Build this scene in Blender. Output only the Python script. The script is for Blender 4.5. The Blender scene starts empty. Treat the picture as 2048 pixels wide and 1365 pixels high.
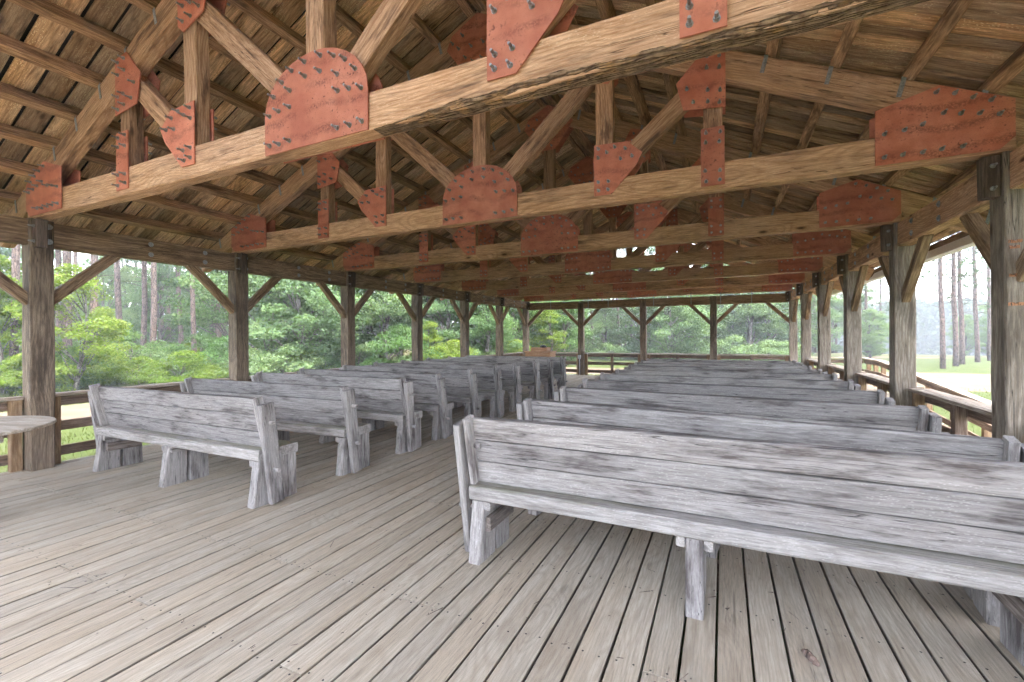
import bpy, math, random
from mathutils import Vector, Matrix, noise as mnoise
R = math.radians
random.seed(7)
scene = bpy.context.scene
COL = scene.collection

# ------------------------------------------------------------------ camera
H = 1.40
ya, ro = 0.4404, -0.0056
fw = Vector((-math.sin(ya), math.cos(ya), 0))
r0 = Vector((math.cos(ya), math.sin(ya), 0))
rv = (r0 * math.cos(ro) + Vector((0, 0, 1)) * math.sin(ro)).normalized()
uv_ = rv.cross(fw).normalized()
cam_d = bpy.data.cameras.new('camera')
cam_d.sensor_width = 36.0
cam_d.lens = 893.4 / 2048 * 36
cam_d.shift_y = -10.7 / 2048
cam_d.clip_start = 0.05
cam_d.clip_end = 3000
cam = bpy.data.objects.new('camera', cam_d)
M = Matrix((rv, uv_, -fw)).transposed().to_4x4()
M.translation = (0, 0, H)
cam.matrix_world = M
COL.objects.link(cam)
scene.camera = cam

def project(p):
    d = Vector(p) - Vector((0, 0, H))
    F = d.dot(fw)
    if F <= 0.05:
        return None
    return 1024 + 893.4 * d.dot(rv) / F, 671.8 - 893.4 * d.dot(uv_) / F

# ------------------------------------------------------------------ sky, sun, exposure
SUN_EL, SUN_AZ = 66.0, 108.0           # azimuth clockwise from +Y
world = bpy.data.worlds.new('World')
scene.world = world
world.use_nodes = True
wn, wl = world.node_tree.nodes, world.node_tree.links
wn.clear()
wo = wn.new('ShaderNodeOutputWorld')
bg = wn.new('ShaderNodeBackground')
bg.inputs['Strength'].default_value = 0.15
sky = wn.new('ShaderNodeTexSky')
sky.sky_type = 'NISHITA'
sky.sun_disc = False
sky.sun_elevation = R(SUN_EL)
sky.sun_rotation = R(SUN_AZ)
sky.air_density = 1.0
sky.dust_density = 1.6
sky.ozone_density = 1.5
tcw = wn.new('ShaderNodeTexCoord')
mpw = wn.new('ShaderNodeMapping')
mpw.inputs['Scale'].default_value = (2.2, 2.2, 6.0)
nzw = wn.new('ShaderNodeTexNoise')
nzw.inputs['Scale'].default_value = 1.6
nzw.inputs['Detail'].default_value = 7
nzw.inputs['Roughness'].default_value = 0.55
crw = wn.new('ShaderNodeValToRGB')
crw.color_ramp.elements[0].position = 0.40
crw.color_ramp.elements[1].position = 0.66
crw.color_ramp.elements[0].color = (0.12, 0.12, 0.12, 1)
crw.color_ramp.elements[1].color = (0.85, 0.85, 0.85, 1)
mxw = wn.new('ShaderNodeMix')
mxw.data_type = 'RGBA'
mxw.inputs['B'].default_value = (5.95, 5.6, 5.15, 1)
wl.new(tcw.outputs['Generated'], mpw.inputs['Vector'])
wl.new(mpw.outputs['Vector'], nzw.inputs['Vector'])
wl.new(nzw.outputs['Fac'], crw.inputs['Fac'])
wl.new(crw.outputs['Color'], mxw.inputs['Factor'])
wl.new(sky.outputs['Color'], mxw.inputs['A'])
wl.new(mxw.outputs['Result'], bg.inputs['Color'])
wl.new(bg.outputs['Background'], wo.inputs['Surface'])

sun_d = bpy.data.lights.new('sun', 'SUN')
sun_d.energy = 1.4
sun_d.angle = R(12)
sun_d.color = (1.0, 0.95, 0.87)
sun = bpy.data.objects.new('sun', sun_d)
sdir = Vector((math.sin(R(SUN_AZ)) * math.cos(R(SUN_EL)), math.cos(R(SUN_AZ)) * math.cos(R(SUN_EL)), math.sin(R(SUN_EL))))
sun.rotation_euler = sdir.to_track_quat('Z', 'Y').to_euler()
sun.location = sdir * 60
COL.objects.link(sun)

scene.view_settings.view_transform = 'Standard'
scene.view_settings.look = 'None'
scene.view_settings.exposure = 3.58
scene.view_settings.gamma = 1.0
scene.render.engine = 'CYCLES'
scene.cycles.use_denoising = True
scene.cycles.use_adaptive_sampling = True
scene.cycles.adaptive_threshold = 0.05
scene.cycles.adaptive_min_samples = 16
scene.cycles.max_bounces = 10
scene.cycles.diffuse_bounces = 9
scene.cycles.glossy_bounces = 2
scene.cycles.transmission_bounces = 4
scene.cycles.transparent_max_bounces = 8
scene.cycles.volume_bounces = 0
scene.cycles.caustics_reflective = False
scene.cycles.caustics_refractive = False

# ------------------------------------------------------------------ node helpers
class NT:
    def __init__(s, name):
        s.m = bpy.data.materials.new(name)
        s.m.use_nodes = True
        s.n, s.l = s.m.node_tree.nodes, s.m.node_tree.links
        s.n.clear()
        s.out = s.n.new('ShaderNodeOutputMaterial')
    def put(s, sock, v):
        if hasattr(v, 'is_linked') or hasattr(v, 'links'):
            s.l.new(v, sock)
        elif isinstance(v, (tuple, list)) and len(v) == 3 and sock.type == 'RGBA':
            sock.default_value = (*v, 1)
        else:
            sock.default_value = v
    def math(s, op, a, b=0.0, c=None, clamp=False):
        n = s.n.new('ShaderNodeMath'); n.operation = op; n.use_clamp = clamp
        s.put(n.inputs[0], a); s.put(n.inputs[1], b)
        if c is not None: s.put(n.inputs[2], c)
        return n.outputs[0]
    def vm(s, op, a, b=(0, 0, 0)):
        n = s.n.new('ShaderNodeVectorMath'); n.operation = op
        s.put(n.inputs[0], a); s.put(n.inputs[1], b)
        return n.outputs['Value'] if op in ('LENGTH', 'DOT_PRODUCT', 'DISTANCE') else n.outputs['Vector']
    def noise(s, vec, scale=1.0, detail=4, rough=0.55, dist=0.0, col=False):
        n = s.n.new('ShaderNodeTexNoise')
        s.put(n.inputs['Vector'], vec)
        n.inputs['Scale'].default_value = scale; n.inputs['Detail'].default_value = detail
        n.inputs['Roughness'].default_value = rough; n.inputs['Distortion'].default_value = dist
        return n.outputs['Color'] if col else n.outputs['Fac']
    def voro(s, vec, scale=1.0, feature='F1', out='Distance', rnd=1.0):
        n = s.n.new('ShaderNodeTexVoronoi'); n.feature = feature
        s.put(n.inputs['Vector'], vec); n.inputs['Scale'].default_value = scale
        n.inputs['Randomness'].default_value = rnd
        return n.outputs[out]
    def rng(s, v, a, b, c=0.0, d=1.0):
        n = s.n.new('ShaderNodeMapRange'); n.clamp = True
        s.put(n.inputs['Value'], v)
        n.inputs['From Min'].default_value = a; n.inputs['From Max'].default_value = b
        n.inputs['To Min'].default_value = c; n.inputs['To Max'].default_value = d
        return n.outputs['Result']
    def mix(s, f, a, b, mode='MIX'):
        n = s.n.new('ShaderNodeMix'); n.data_type = 'RGBA'; n.blend_type = mode
        s.put(n.inputs['Factor'], f); s.put(n.inputs['A'], a); s.put(n.inputs['B'], b)
        return n.outputs['Result']
    def xyz(s, v):
        n = s.n.new('ShaderNodeSeparateXYZ'); s.put(n.inputs[0], v); return n.outputs
    def comb(s, x, y, z):
        n = s.n.new('ShaderNodeCombineXYZ')
        s.put(n.inputs[0], x); s.put(n.inputs[1], y); s.put(n.inputs[2], z)
        return n.outputs[0]
    def tc(s, which='Object'):
        return s.n.new('ShaderNodeTexCoord').outputs[which]
    def geo(s, which):
        return s.n.new('ShaderNodeNewGeometry').outputs[which]
    def rand(s):
        return s.n.new('ShaderNodeObjectInfo').outputs['Random']
    def bump(s, h, strength=0.4, dist=0.01):
        n = s.n.new('ShaderNodeBump')
        n.inputs['Strength'].default_value = strength; n.inputs['Distance'].default_value = dist
        s.put(n.inputs['Height'], h)
        return n.outputs['Normal']
    def principled(s, col, rough=0.8, metal=0.0, normal=None, spec=0.3):
        n = s.n.new('ShaderNodeBsdfPrincipled')
        s.put(n.inputs['Base Color'], col); s.put(n.inputs['Roughness'], rough)
        s.put(n.inputs['Metallic'], metal); n.inputs['Specular IOR Level'].default_value = spec
        if normal is not None: s.put(n.inputs['Normal'], normal)
        s.l.new(n.outputs[0], s.out.inputs['Surface'])
        return n

def wood(name, dark, mid, light, stain, stain_amt=0.6, stain_lo=0.50, stain_hi=0.66, ring=0.35, ringf=330.0,
         fine=95.0, knot=0.8, knotcol=None, speck=0.0, speckcol=(0.6, 0.45, 0.28), green=0.0, var=0.35, rough=0.85,
         bump=0.45, tint=None, spec=0.2, crack=0.0, stretch=1.0, grain=0.75, blotch=(2.2, 9.0), str2=1.0, edge=None):
    t = NT(name)
    oc = t.tc('Object'); rd = t.rand()
    off = t.comb(t.math('MULTIPLY', rd, 71.3), t.math('MULTIPLY', rd, 37.7), t.math('MULTIPLY', rd, 53.1))
    v = t.vm('ADD', oc, off)
    def sc(x, y, z): return t.vm('MULTIPLY', v, (x * stretch, y, z))
    # fibre: short, fine and crisp; a second coarser layer breaks it up
    g1 = t.noise(sc(5.5, fine, fine), 1.0, 4, 0.78)
    g2 = t.noise(sc(2.6, fine * 0.30, fine * 0.30), 1.0, 4, 0.72)
    # growth rings around a wandering pith
    wob = t.vm('MULTIPLY', t.vm('SUBTRACT', t.noise(sc(1.1, 1.6, 1.6), 1.0, 1, 0.5, col=True), (0.5, 0.5, 0.5)), (0, 0.26, 0.26))
    fr = t.math('FRACT', t.math('MULTIPLY', rd, 17.31))
    pith = t.comb(0.0, t.math('MULTIPLY_ADD', fr, 0.22, -0.11), t.math('MULTIPLY_ADD', rd, 0.16, -0.16))
    p = t.vm('ADD', t.vm('SUBTRACT', t.vm('MULTIPLY', oc, (0, 1, 1)), pith), wob)
    kv = t.vm('ADD', sc(1.5, 4.6, 4.6), t.vm('MULTIPLY', wob, (0.5, 0.9, 0.9)))
    kd = t.voro(kv, 1.0)
    kn = t.rng(kd, 0.04, 0.10, 1.0, 0.0)
    ln = t.math('ADD', t.vm('LENGTH', p), t.math('MULTIPLY', t.rng(kd, 0.0, 0.35, 1.0, 0.0), 0.03))
    rg = t.math('MULTIPLY_ADD', t.math('SINE', t.math('MULTIPLY_ADD', g1, 1.6, t.math('MULTIPLY', ln, ringf))), 0.5, 0.5)
    rg = t.math('POWER', rg, 2.5)
    bl = t.noise(sc(blotch[0], blotch[1], blotch[1]), 1.0, 5, 0.66)
    bl2 = t.noise(sc(0.5, 2.4, 2.4), 1.0, 2, 0.55)
    c = t.mix(t.rng(g1, 0.38, 0.62), dark, light)
    c = t.mix(1.0 - grain, c, mid)
    c = t.mix(t.math('MULTIPLY', t.rng(g2, 0.50, 0.66), 0.55 * str2), c, dark)
    c = t.mix(t.math('MULTIPLY', t.rng(g2, 0.48, 0.34), 0.45 * str2), c, light)
    c = t.mix(t.math('MULTIPLY', rg, ring), c, dark)
    if tint is not None:
        c = t.mix(t.math('MULTIPLY', t.rng(bl2, 0.42, 0.60), 0.55), c, t.mix(t.rng(g1, 0.38, 0.62, 0.55, 0.0), tint, dark))
    fz = t.math('MULTIPLY_ADD', g2, 0.55, t.math('MULTIPLY_ADD', g1, 0.30, t.math('SUBTRACT', bl, 0.425)))
    sm = t.math('MULTIPLY', t.rng(fz, stain_lo, stain_hi), stain_amt)
    c = t.mix(sm, c, stain)
    if speck > 0:
        s1 = t.voro(t.vm('MULTIPLY', v, (0.7, 1.7, 1.7)), 60.0)
        c = t.mix(t.math('MULTIPLY', t.math('MULTIPLY', t.rng(s1, 0.16, 0.30, 1, 0), t.rng(bl, 0.52, 0.44)), speck), c, speckcol)
    if green > 0:
        gn = t.noise(sc(0.9, 7, 7), 1.0, 3, 0.6)
        nz = t.xyz(t.geo('Normal'))[2]
        c = t.mix(t.math('MULTIPLY', t.math('MULTIPLY', t.rng(gn, 0.44, 0.60), t.rng(nz, 0.3, 0.8)), green), c, (0.17, 0.175, 0.085))
    if knot > 0:
        ke = t.rng(kd, 0.0, 0.20, 1.0, 0.0)
        c = t.mix(t.math('MULTIPLY', ke, knot * 0.45), c, dark)
        c = t.mix(t.math('MULTIPLY', kn, knot), c, knotcol or tuple(x * 0.35 for x in dark))
    if edge:   # gap shade painted in as a dark band along the board's long edges
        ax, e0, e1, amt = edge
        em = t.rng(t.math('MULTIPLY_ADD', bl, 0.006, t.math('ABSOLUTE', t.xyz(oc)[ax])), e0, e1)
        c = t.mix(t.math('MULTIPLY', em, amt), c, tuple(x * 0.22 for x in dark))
    hgt = t.math('MULTIPLY', g1, 0.9)
    if crack > 0:
        cv = t.noise(sc(0.9, 30, 30), 1.0, 2, 0.5)
        cm = t.rng(t.math('ABSOLUTE', t.math('SUBTRACT', cv, 0.5)), 0.0, 0.012, 1.0, 0.0)
        cm = t.math('MULTIPLY', cm, t.rng(bl2, 0.47, 0.55))
        c = t.mix(t.math('MULTIPLY', cm, crack), c, tuple(x * 0.2 for x in dark))
        hgt = t.math('SUBTRACT', hgt, t.math('MULTIPLY', cm, crack))
    c = t.mix(1.0, c, t.comb(*[t.math('MULTIPLY_ADD', t.math('FRACT', t.math('MULTIPLY', rd, 7.77)), var * (1.0, 0.97, 0.92)[k], 1 - var * (0.5, 0.49, 0.47)[k]) for k in range(3)]), 'MULTIPLY')
    t.principled(c, rough, 0.0, t.bump(hgt, bump, 0.006), spec)
    return t.m

MT = {}
MT['deck'] = wood('deck_wood', (0.189, 0.155, 0.119), (0.359, 0.314, 0.249), (0.449, 0.400, 0.328), (0.204, 0.155, 0.104), 0.50, 0.54, 0.74,
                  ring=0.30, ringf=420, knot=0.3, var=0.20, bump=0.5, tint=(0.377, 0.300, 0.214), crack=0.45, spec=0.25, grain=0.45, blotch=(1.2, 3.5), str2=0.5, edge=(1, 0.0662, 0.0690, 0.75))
MT['bench'] = wood('bench_wood', (0.143, 0.127, 0.121), (0.316, 0.290, 0.273), (0.441, 0.410, 0.392), (0.064, 0.050, 0.047), 0.88, 0.52, 0.70,
                   ring=0.25, ringf=300, knot=0.7, var=0.36, bump=0.6, tint=(0.303, 0.276, 0.266), speck=0.4, speckcol=(0.551, 0.517, 0.489), crack=0.9, str2=0.45, grain=0.58)
MT['bench_back'] = wood('bench_back_wood', (0.143, 0.127, 0.121), (0.316, 0.290, 0.273), (0.441, 0.410, 0.392), (0.064, 0.050, 0.047), 0.88, 0.52, 0.70,
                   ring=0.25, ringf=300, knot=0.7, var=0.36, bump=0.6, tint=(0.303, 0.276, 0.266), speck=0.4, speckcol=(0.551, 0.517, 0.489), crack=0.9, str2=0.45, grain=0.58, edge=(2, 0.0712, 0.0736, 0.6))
MT['bench_seat'] = wood('bench_seat_wood', (0.147, 0.132, 0.122), (0.326, 0.299, 0.280), (0.450, 0.419, 0.398), (0.101, 0.085, 0.074), 0.75, 0.52, 0.70,
                   ring=0.20, ringf=300, knot=0.6, var=0.22, bump=0.6, green=0.55, speck=0.35, speckcol=(0.551, 0.517, 0.489), crack=0.8, str2=0.45, grain=0.58)
MT['bench_dark'] = wood('bench_brace_wood', (0.08, 0.06, 0.05), (0.18, 0.14, 0.12), (0.28, 0.24, 0.215), (0.05, 0.042, 0.038), 0.6,
                   ring=0.2, knot=0.4, var=0.4)
MT['truss'] = wood('truss_wood', (0.273, 0.130, 0.059), (0.587, 0.345, 0.195), (0.755, 0.500, 0.324), (0.100, 0.056, 0.039), 0.85, 0.53, 0.72,
                   ring=0.45, ringf=300, knot=0.9, knotcol=(0.052, 0.020, 0.008), var=0.20, tint=(0.629, 0.419, 0.293), speck=0.6, speckcol=(0.733, 0.559, 0.410), crack=0.9, blotch=(1.2, 6.0), str2=0.6, grain=0.6)
MT['web'] = wood('truss_web_wood', (0.210, 0.102, 0.049), (0.471, 0.275, 0.152), (0.639, 0.415, 0.267), (0.094, 0.052, 0.034), 0.85, 0.52, 0.70,
                 ring=0.45, ringf=340, knot=0.8, knotcol=(0.042, 0.018, 0.008), var=0.4, tint=(0.440, 0.280, 0.185), crack=0.9)
MT['roof_board'] = wood('roof_board_wood', (0.207, 0.099, 0.041), (0.631, 0.379, 0.192), (0.820, 0.576, 0.329), (0.048, 0.026, 0.016), 0.85, 0.54, 0.74,
                        ring=0.35, ringf=260, fine=80, knot=0.7, knotcol=(0.048, 0.020, 0.008), var=1.0, speck=0.95, speckcol=(0.820, 0.719, 0.440),
                        tint=(0.582, 0.483, 0.363), crack=0.6, blotch=(1.4, 4.0), str2=0.7, grain=0.6)
MT['purlin'] = wood('purlin_wood', (0.187, 0.100, 0.050), (0.467, 0.277, 0.151), (0.642, 0.416, 0.250), (0.087, 0.050, 0.030), 0.8, 0.50, 0.68, var=0.4, ring=0.35, knot=0.6)
MT['post'] = wood('post_wood', (0.075, 0.052, 0.035), (0.20, 0.148, 0.102), (0.32, 0.245, 0.175), (0.042, 0.030, 0.021), 0.85, 0.48, 0.68,
                  ring=0.50, ringf=260, knot=0.75, knotcol=(0.04, 0.022, 0.012), var=0.25, tint=(0.20, 0.155, 0.112), crack=0.9, blotch=(1.2, 5.0))
MT['post_grey'] = wood('grey_post_wood', (0.12, 0.092, 0.068), (0.285, 0.236, 0.182), (0.41, 0.35, 0.28), (0.08, 0.060, 0.043), 0.75, 0.50, 0.70,
                  ring=0.50, ringf=260, knot=0.85, knotcol=(0.06, 0.032, 0.017), var=0.2, tint=(0.28, 0.235, 0.185), crack=0.9, blotch=(1.2, 5.0))
MT['beam'] = wood('beam_wood', (0.12, 0.070, 0.036), (0.29, 0.19, 0.112), (0.42, 0.295, 0.19), (0.065, 0.040, 0.026), 0.8, 0.50, 0.68,
                  ring=0.45, ringf=280, knot=0.8, knotcol=(0.045, 0.02, 0.01), var=0.22, crack=0.8, blotch=(1.5, 6.0))
MT['rail'] = wood('rail_wood', (0.075, 0.046, 0.032), (0.175, 0.115, 0.082), (0.28, 0.205, 0.155), (0.04, 0.027, 0.02), 0.6, var=0.4, ring=0.3, knot=0.5)
MT['rail_cap'] = wood('rail_cap_wood', (0.16, 0.115, 0.08), (0.38, 0.31, 0.245), (0.52, 0.45, 0.37), (0.12, 0.085, 0.06), 0.5, var=0.25, ring=0.3, knot=0.4)
MT['rail_post'] = wood('rail_post_wood', (0.150, 0.084, 0.041), (0.292, 0.188, 0.101), (0.375, 0.268, 0.166), (0.112, 0.060, 0.032), 0.5, var=0.3, ring=0.35, knot=0.4)
MT['pulpit'] = wood('lectern_wood', (0.24, 0.115, 0.05), (0.40, 0.215, 0.11), (0.50, 0.30, 0.17), (0.25, 0.12, 0.06), 0.4, var=0.15, ring=0.25, knot=0.2, rough=0.6)
MT['ply'] = wood('table_wood', (0.22, 0.175, 0.13), (0.38, 0.325, 0.265), (0.49, 0.435, 0.365), (0.17, 0.13, 0.10), 0.5, var=0.1, ring=0.35, ringf=160, knot=0.0, fine=60)

def make_plate_mat():
    t = NT('red_primer_plate')
    oc = t.tc('Object'); rd = t.rand()
    v = t.vm('ADD', oc, t.comb(t.math('MULTIPLY', rd, 31.0), t.math('MULTIPLY', rd, 17.0), t.math('MULTIPLY', rd, 23.0)))
    n = t.noise(v, 7.0, 5, 0.6)
    c = t.mix(t.rng(n, 0.35, 0.65), (0.47, 0.150, 0.088), (0.60, 0.235, 0.152))
    w = t.math('ADD', t.xyz(v)[2], t.math('MULTIPLY', t.noise(t.vm('MULTIPLY', v, (1.6, 1, 1)), 1.6, 3), 0.26))
    band = t.math('MULTIPLY_ADD', t.math('SINE', t.math('MULTIPLY', w, 40.0)), 0.5, 0.5)
    sp = t.noise(v, 85.0, 3, 0.7)
    rust = t.math('MULTIPLY', t.math('MULTIPLY', t.rng(band, 0.60, 0.98), t.rng(t.noise(v, 3.0, 3), 0.36, 0.56)), t.rng(sp, 0.38, 0.56))
    c = t.mix(t.math('MULTIPLY', rust, 0.62), c, (0.12, 0.035, 0.024))
    spot = t.math('MULTIPLY', t.rng(t.noise(v, 45.0, 2, 0.5), 0.62, 0.70), t.rng(t.noise(v, 3.5, 2), 0.42, 0.62))
    c = t.mix(t.math('MULTIPLY', spot, 0.85), c, (0.085, 0.028, 0.02))
    c = t.mix(t.rng(t.noise(v, 2.2, 3), 0.45, 0.8, 0.0, 0.5), c, (0.33, 0.085, 0.055))
    c = t.mix(1.0, c, t.comb(*[t.math('MULTIPLY_ADD', rd, 0.3, 0.82)] * 3), 'MULTIPLY')
    t.principled(c, t.rng(n, 0.3, 0.7, 0.55, 0.75), 0.0, t.bump(sp, 0.15, 0.002), 0.3)
    return t.m
MT['plate'] = make_plate_mat()

def make_metal(name, a, b, rough=0.45, metal=0.7):
    t = NT(name)
    v = t.tc('Object')
    n = t.noise(v, 60.0, 4, 0.6)
    t.principled(t.mix(t.rng(n, 0.35, 0.65), a, b), rough, metal, t.bump(n, 0.15, 0.001), 0.4)
    return t.m
MT['bolt'] = make_metal('galvanised_bolt', (0.22, 0.22, 0.22), (0.42, 0.42, 0.41), 0.42, 0.65)
MT['strap'] = make_metal('galvanised_strap', (0.22, 0.24, 0.25), (0.40, 0.42, 0.43), 0.5, 0.4)
MT['dark_steel'] = make_metal('dark_block', (0.035, 0.028, 0.024), (0.075, 0.06, 0.05), 0.7, 0.0)
MT['gutter'] = make_metal('white_gutter', (0.62, 0.62, 0.62), (0.76, 0.76, 0.75), 0.4, 0.0)
MT['conduit'] = make_metal('grey_conduit', (0.35, 0.36, 0.37), (0.48, 0.49, 0.50), 0.5, 0.0)
MT['black'] = make_metal('black_plastic', (0.012, 0.012, 0.014), (0.025, 0.025, 0.028), 0.4, 0.0)
MT['paper'] = make_metal('pale_wood_paint', (0.55, 0.52, 0.49), (0.66, 0.63, 0.60), 0.6, 0.0)
MT['felt'] = make_metal('roofing_felt', (0.012, 0.010, 0.009), (0.030, 0.024, 0.020), 0.9, 0.0)
MT['concrete'] = make_metal('pale_rim', (0.42, 0.40, 0.37), (0.55, 0.53, 0.50), 0.9, 0.0)

def make_orange():
    t = NT('rust_orange_mark')
    v = t.tc('Object')
    n = t.noise(t.vm('MULTIPLY', v, (60, 8, 20)), 1.0, 4, 0.7)
    tr = t.n.new('ShaderNodeBsdfTransparent')
    p = t.principled(t.mix(n, (0.33, 0.14, 0.065), (0.42, 0.20, 0.10)), 0.9)
    mx = t.n.new('ShaderNodeMixShader')
    t.l.new(t.rng(n, 0.42, 0.52), mx.inputs[0])
    t.l.new(tr.outputs[0], mx.inputs[1]); t.l.new(p.outputs[0], mx.inputs[2])
    t.l.new(mx.outputs[0], t.out.inputs['Surface'])
    return t.m
MT['mark'] = make_orange()

def make_bark(name, a, b, hi, vs=(14, 14, 3.2), crk=0.9, big=5.0):
    t = NT(name)
    oc = t.tc('Object'); rd = t.rand()
    v = t.vm('ADD', oc, t.comb(t.math('MULTIPLY', rd, 31.0), t.math('MULTIPLY', rd, 17.0), 0.0))
    vv = t.vm('ADD', t.vm('MULTIPLY', v, vs), t.vm('MULTIPLY', t.noise(v, 6.0, 3, col=True), (0.8, 0.8, 0.8)))
    d = t.voro(vv, 1.0, 'DISTANCE_TO_EDGE')
    n = t.noise(v, 22.0, 5, 0.65)
    c = t.mix(t.rng(n, 0.35, 0.68), a, b)
    c = t.mix(t.rng(t.noise(v, big, 4), 0.54, 0.68, 0, 0.8), c, hi)
    c = t.mix(t.rng(d, 0.0, 0.12, crk, 0.0), c, tuple(x * 0.3 for x in a))
    t.principled(c, 0.95, 0.0, t.bump(t.math('ADD', t.rng(d, 0, 0.2), t.math('MULTIPLY', n, 0.5)), 0.8, 0.02), 0.1)
    return t.m
MT['bark'] = make_bark('pine_bark', (0.10, 0.072, 0.060), (0.20, 0.155, 0.135), (0.24, 0.165, 0.135))
MT['bark_grey'] = make_bark('broadleaf_bark', (0.11, 0.095, 0.08), (0.21, 0.19, 0.165), (0.25, 0.23, 0.20))
MT['bark_strip'] = make_bark('chord_bark', (0.15, 0.095, 0.062), (0.34, 0.235, 0.155), (0.48, 0.27, 0.12), (5, 60, 60), 0.55, 9.0)

def make_leaf(name, cols, trans=0.35):
    cols = [tuple(x * 0.78 for x in q) for q in cols]
    t = NT(name)
    ri = t.geo('Random Per Island'); rd = t.rand()
    c = t.mix(t.rng(ri, 0.0, 0.5), cols[0], cols[1])
    c = t.mix(t.rng(ri, 0.5, 1.0), c, cols[2])
    cl = t.noise(t.tc('Object'), 0.9, 2, 0.5)
    c = t.mix(t.rng(cl, 0.40, 0.66, 0.0, 0.6), c, cols[3])
    c = t.mix(1.0, c, t.comb(t.math('MULTIPLY_ADD', rd, 0.45, 0.78), t.math('MULTIPLY_ADD', rd, 0.30, 0.85), t.math('MULTIPLY_ADD', rd, 0.30, 0.85)), 'MULTIPLY')
    d = t.n.new('ShaderNodeBsdfDiffuse'); t.put(d.inputs['Color'], c)
    tl = t.n.new('ShaderNodeBsdfTranslucent')
    t.put(tl.inputs['Color'], t.mix(1.0, c, (1.25, 1.25, 0.7), 'MULTIPLY'))
    mx = t.n.new('ShaderNodeMixShader'); mx.inputs[0].default_value = trans
    t.l.new(d.outputs[0], mx.inputs[1]); t.l.new(tl.outputs[0], mx.inputs[2])
    t.l.new(mx.outputs[0], t.out.inputs['Surface'])
    return t.m
MT['leaf'] = make_leaf('broadleaf_leaf', [(0.078, 0.150, 0.050), (0.130, 0.228, 0.072), (0.200, 0.300, 0.110), (0.092, 0.168, 0.072)])
MT['leaf_bright'] = make_leaf('bright_leaf', [(0.12, 0.20, 0.030), (0.19, 0.27, 0.05), (0.27, 0.34, 0.08), (0.14, 0.22, 0.04)], 0.42)
MT['leaf_soft'] = make_leaf('soft_grey_green_leaf', [(0.118, 0.190, 0.082), (0.175, 0.265, 0.118), (0.26, 0.355, 0.160), (0.135, 0.220, 0.105)])
MT['needle'] = make_leaf('pine_needle', [(0.045, 0.085, 0.040), (0.075, 0.13, 0.058), (0.12, 0.175, 0.08), (0.06, 0.105, 0.05)], 0.25)
MT['grass'] = make_leaf('grass_blade', [(0.05, 0.075, 0.015), (0.075, 0.10, 0.024), (0.12, 0.13, 0.042), (0.07, 0.09, 0.02)], 0.3)

def make_ground():
    t = NT('ground_grass')
    v = t.geo('Position')
    n1 = t.noise(v, 0.10, 5, 0.6); n2 = t.noise(v, 1.3, 6, 0.65); n3 = t.noise(v, 28.0, 4, 0.7)
    c = t.mix(t.rng(n2, 0.35, 0.66), (0.034, 0.052, 0.011), (0.056, 0.074, 0.018))
    c = t.mix(t.rng(n3, 0.35, 0.7, 0, 0.6), c, (0.075, 0.085, 0.030))
    y = t.xyz(v)
    far = t.math('MULTIPLY', t.rng(y[1], 44, 58), t.rng(t.math('ADD', y[0], t.math('MULTIPLY', n1, 10)), 2, 12))
    c = t.mix(t.math('MULTIPLY', far, 0.85), c, t.mix(n2, (0.095, 0.088, 0.048), (0.125, 0.116, 0.068)))
    wood_floor = t.rng(t.math('ADD', y[0], t.math('MULTIPLY', n2, 4)), -24.0, -19.0, 1.0, 0.0)
    c = t.mix(t.math('MULTIPLY', wood_floor, 0.75), c, (0.10, 0.085, 0.04))
    c = t.mix(t.rng(n1, 0.58, 0.70, 0, 0.45), c, (0.10, 0.076, 0.047))
    t.principled(c, 0.95, 0, t.bump(n3, 0.6, 0.03), 0.1)
    return t.m
MT['ground'] = make_ground()
def make_dirt():
    t = NT('pale_dirt_road')
    v = t.geo('Position')
    n1 = t.noise(v, 0.8, 5, 0.6); n2 = t.noise(v, 14.0, 5, 0.7)
    c = t.mix(t.rng(n1, 0.35, 0.65), (0.115, 0.085, 0.056), (0.145, 0.118, 0.088))
    c = t.mix(t.rng(n2, 0.3, 0.7, 0, 0.4), c, (0.10, 0.072, 0.045))
    t.principled(c, 0.95, 0, t.bump(n2, 0.5, 0.02), 0.1)
    return t.m
MT['dirt'] = make_dirt()

# ------------------------------------------------------------------ mesh helpers
def mesh(name, verts, faces, mat=None, smooth=False):
    m = bpy.data.meshes.new(name)
    m.from_pydata([tuple(v) for v in verts], [], faces)
    if mat: m.materials.append(MT[mat])
    if smooth:
        m.polygons.foreach_set('use_smooth', [True] * len(m.polygons))
    m.update()
    return m

def link(name, me, parent=None, mw=None):
    o = bpy.data.objects.new(name, me)
    COL.objects.link(o)
    if parent is not None:
        o.parent = parent
    if mw is not None:
        o.matrix_local = mw
    return o

def tag(o, label=None, cat=None, group=None, kind=None):
    if label: o['label'] = label
    if cat: o['category'] = cat
    if group: o['group'] = group
    if kind: o['kind'] = kind
    return o

def empty(name, loc=(0, 0, 0), rz=0.0, label=None, cat=None, group=None, kind=None):
    o = bpy.data.objects.new(name, None)
    o.empty_display_size = 0.1
    COL.objects.link(o)
    o.location = loc
    o.rotation_euler = (0, 0, rz)
    return tag(o, label, cat, group, kind)

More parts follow.
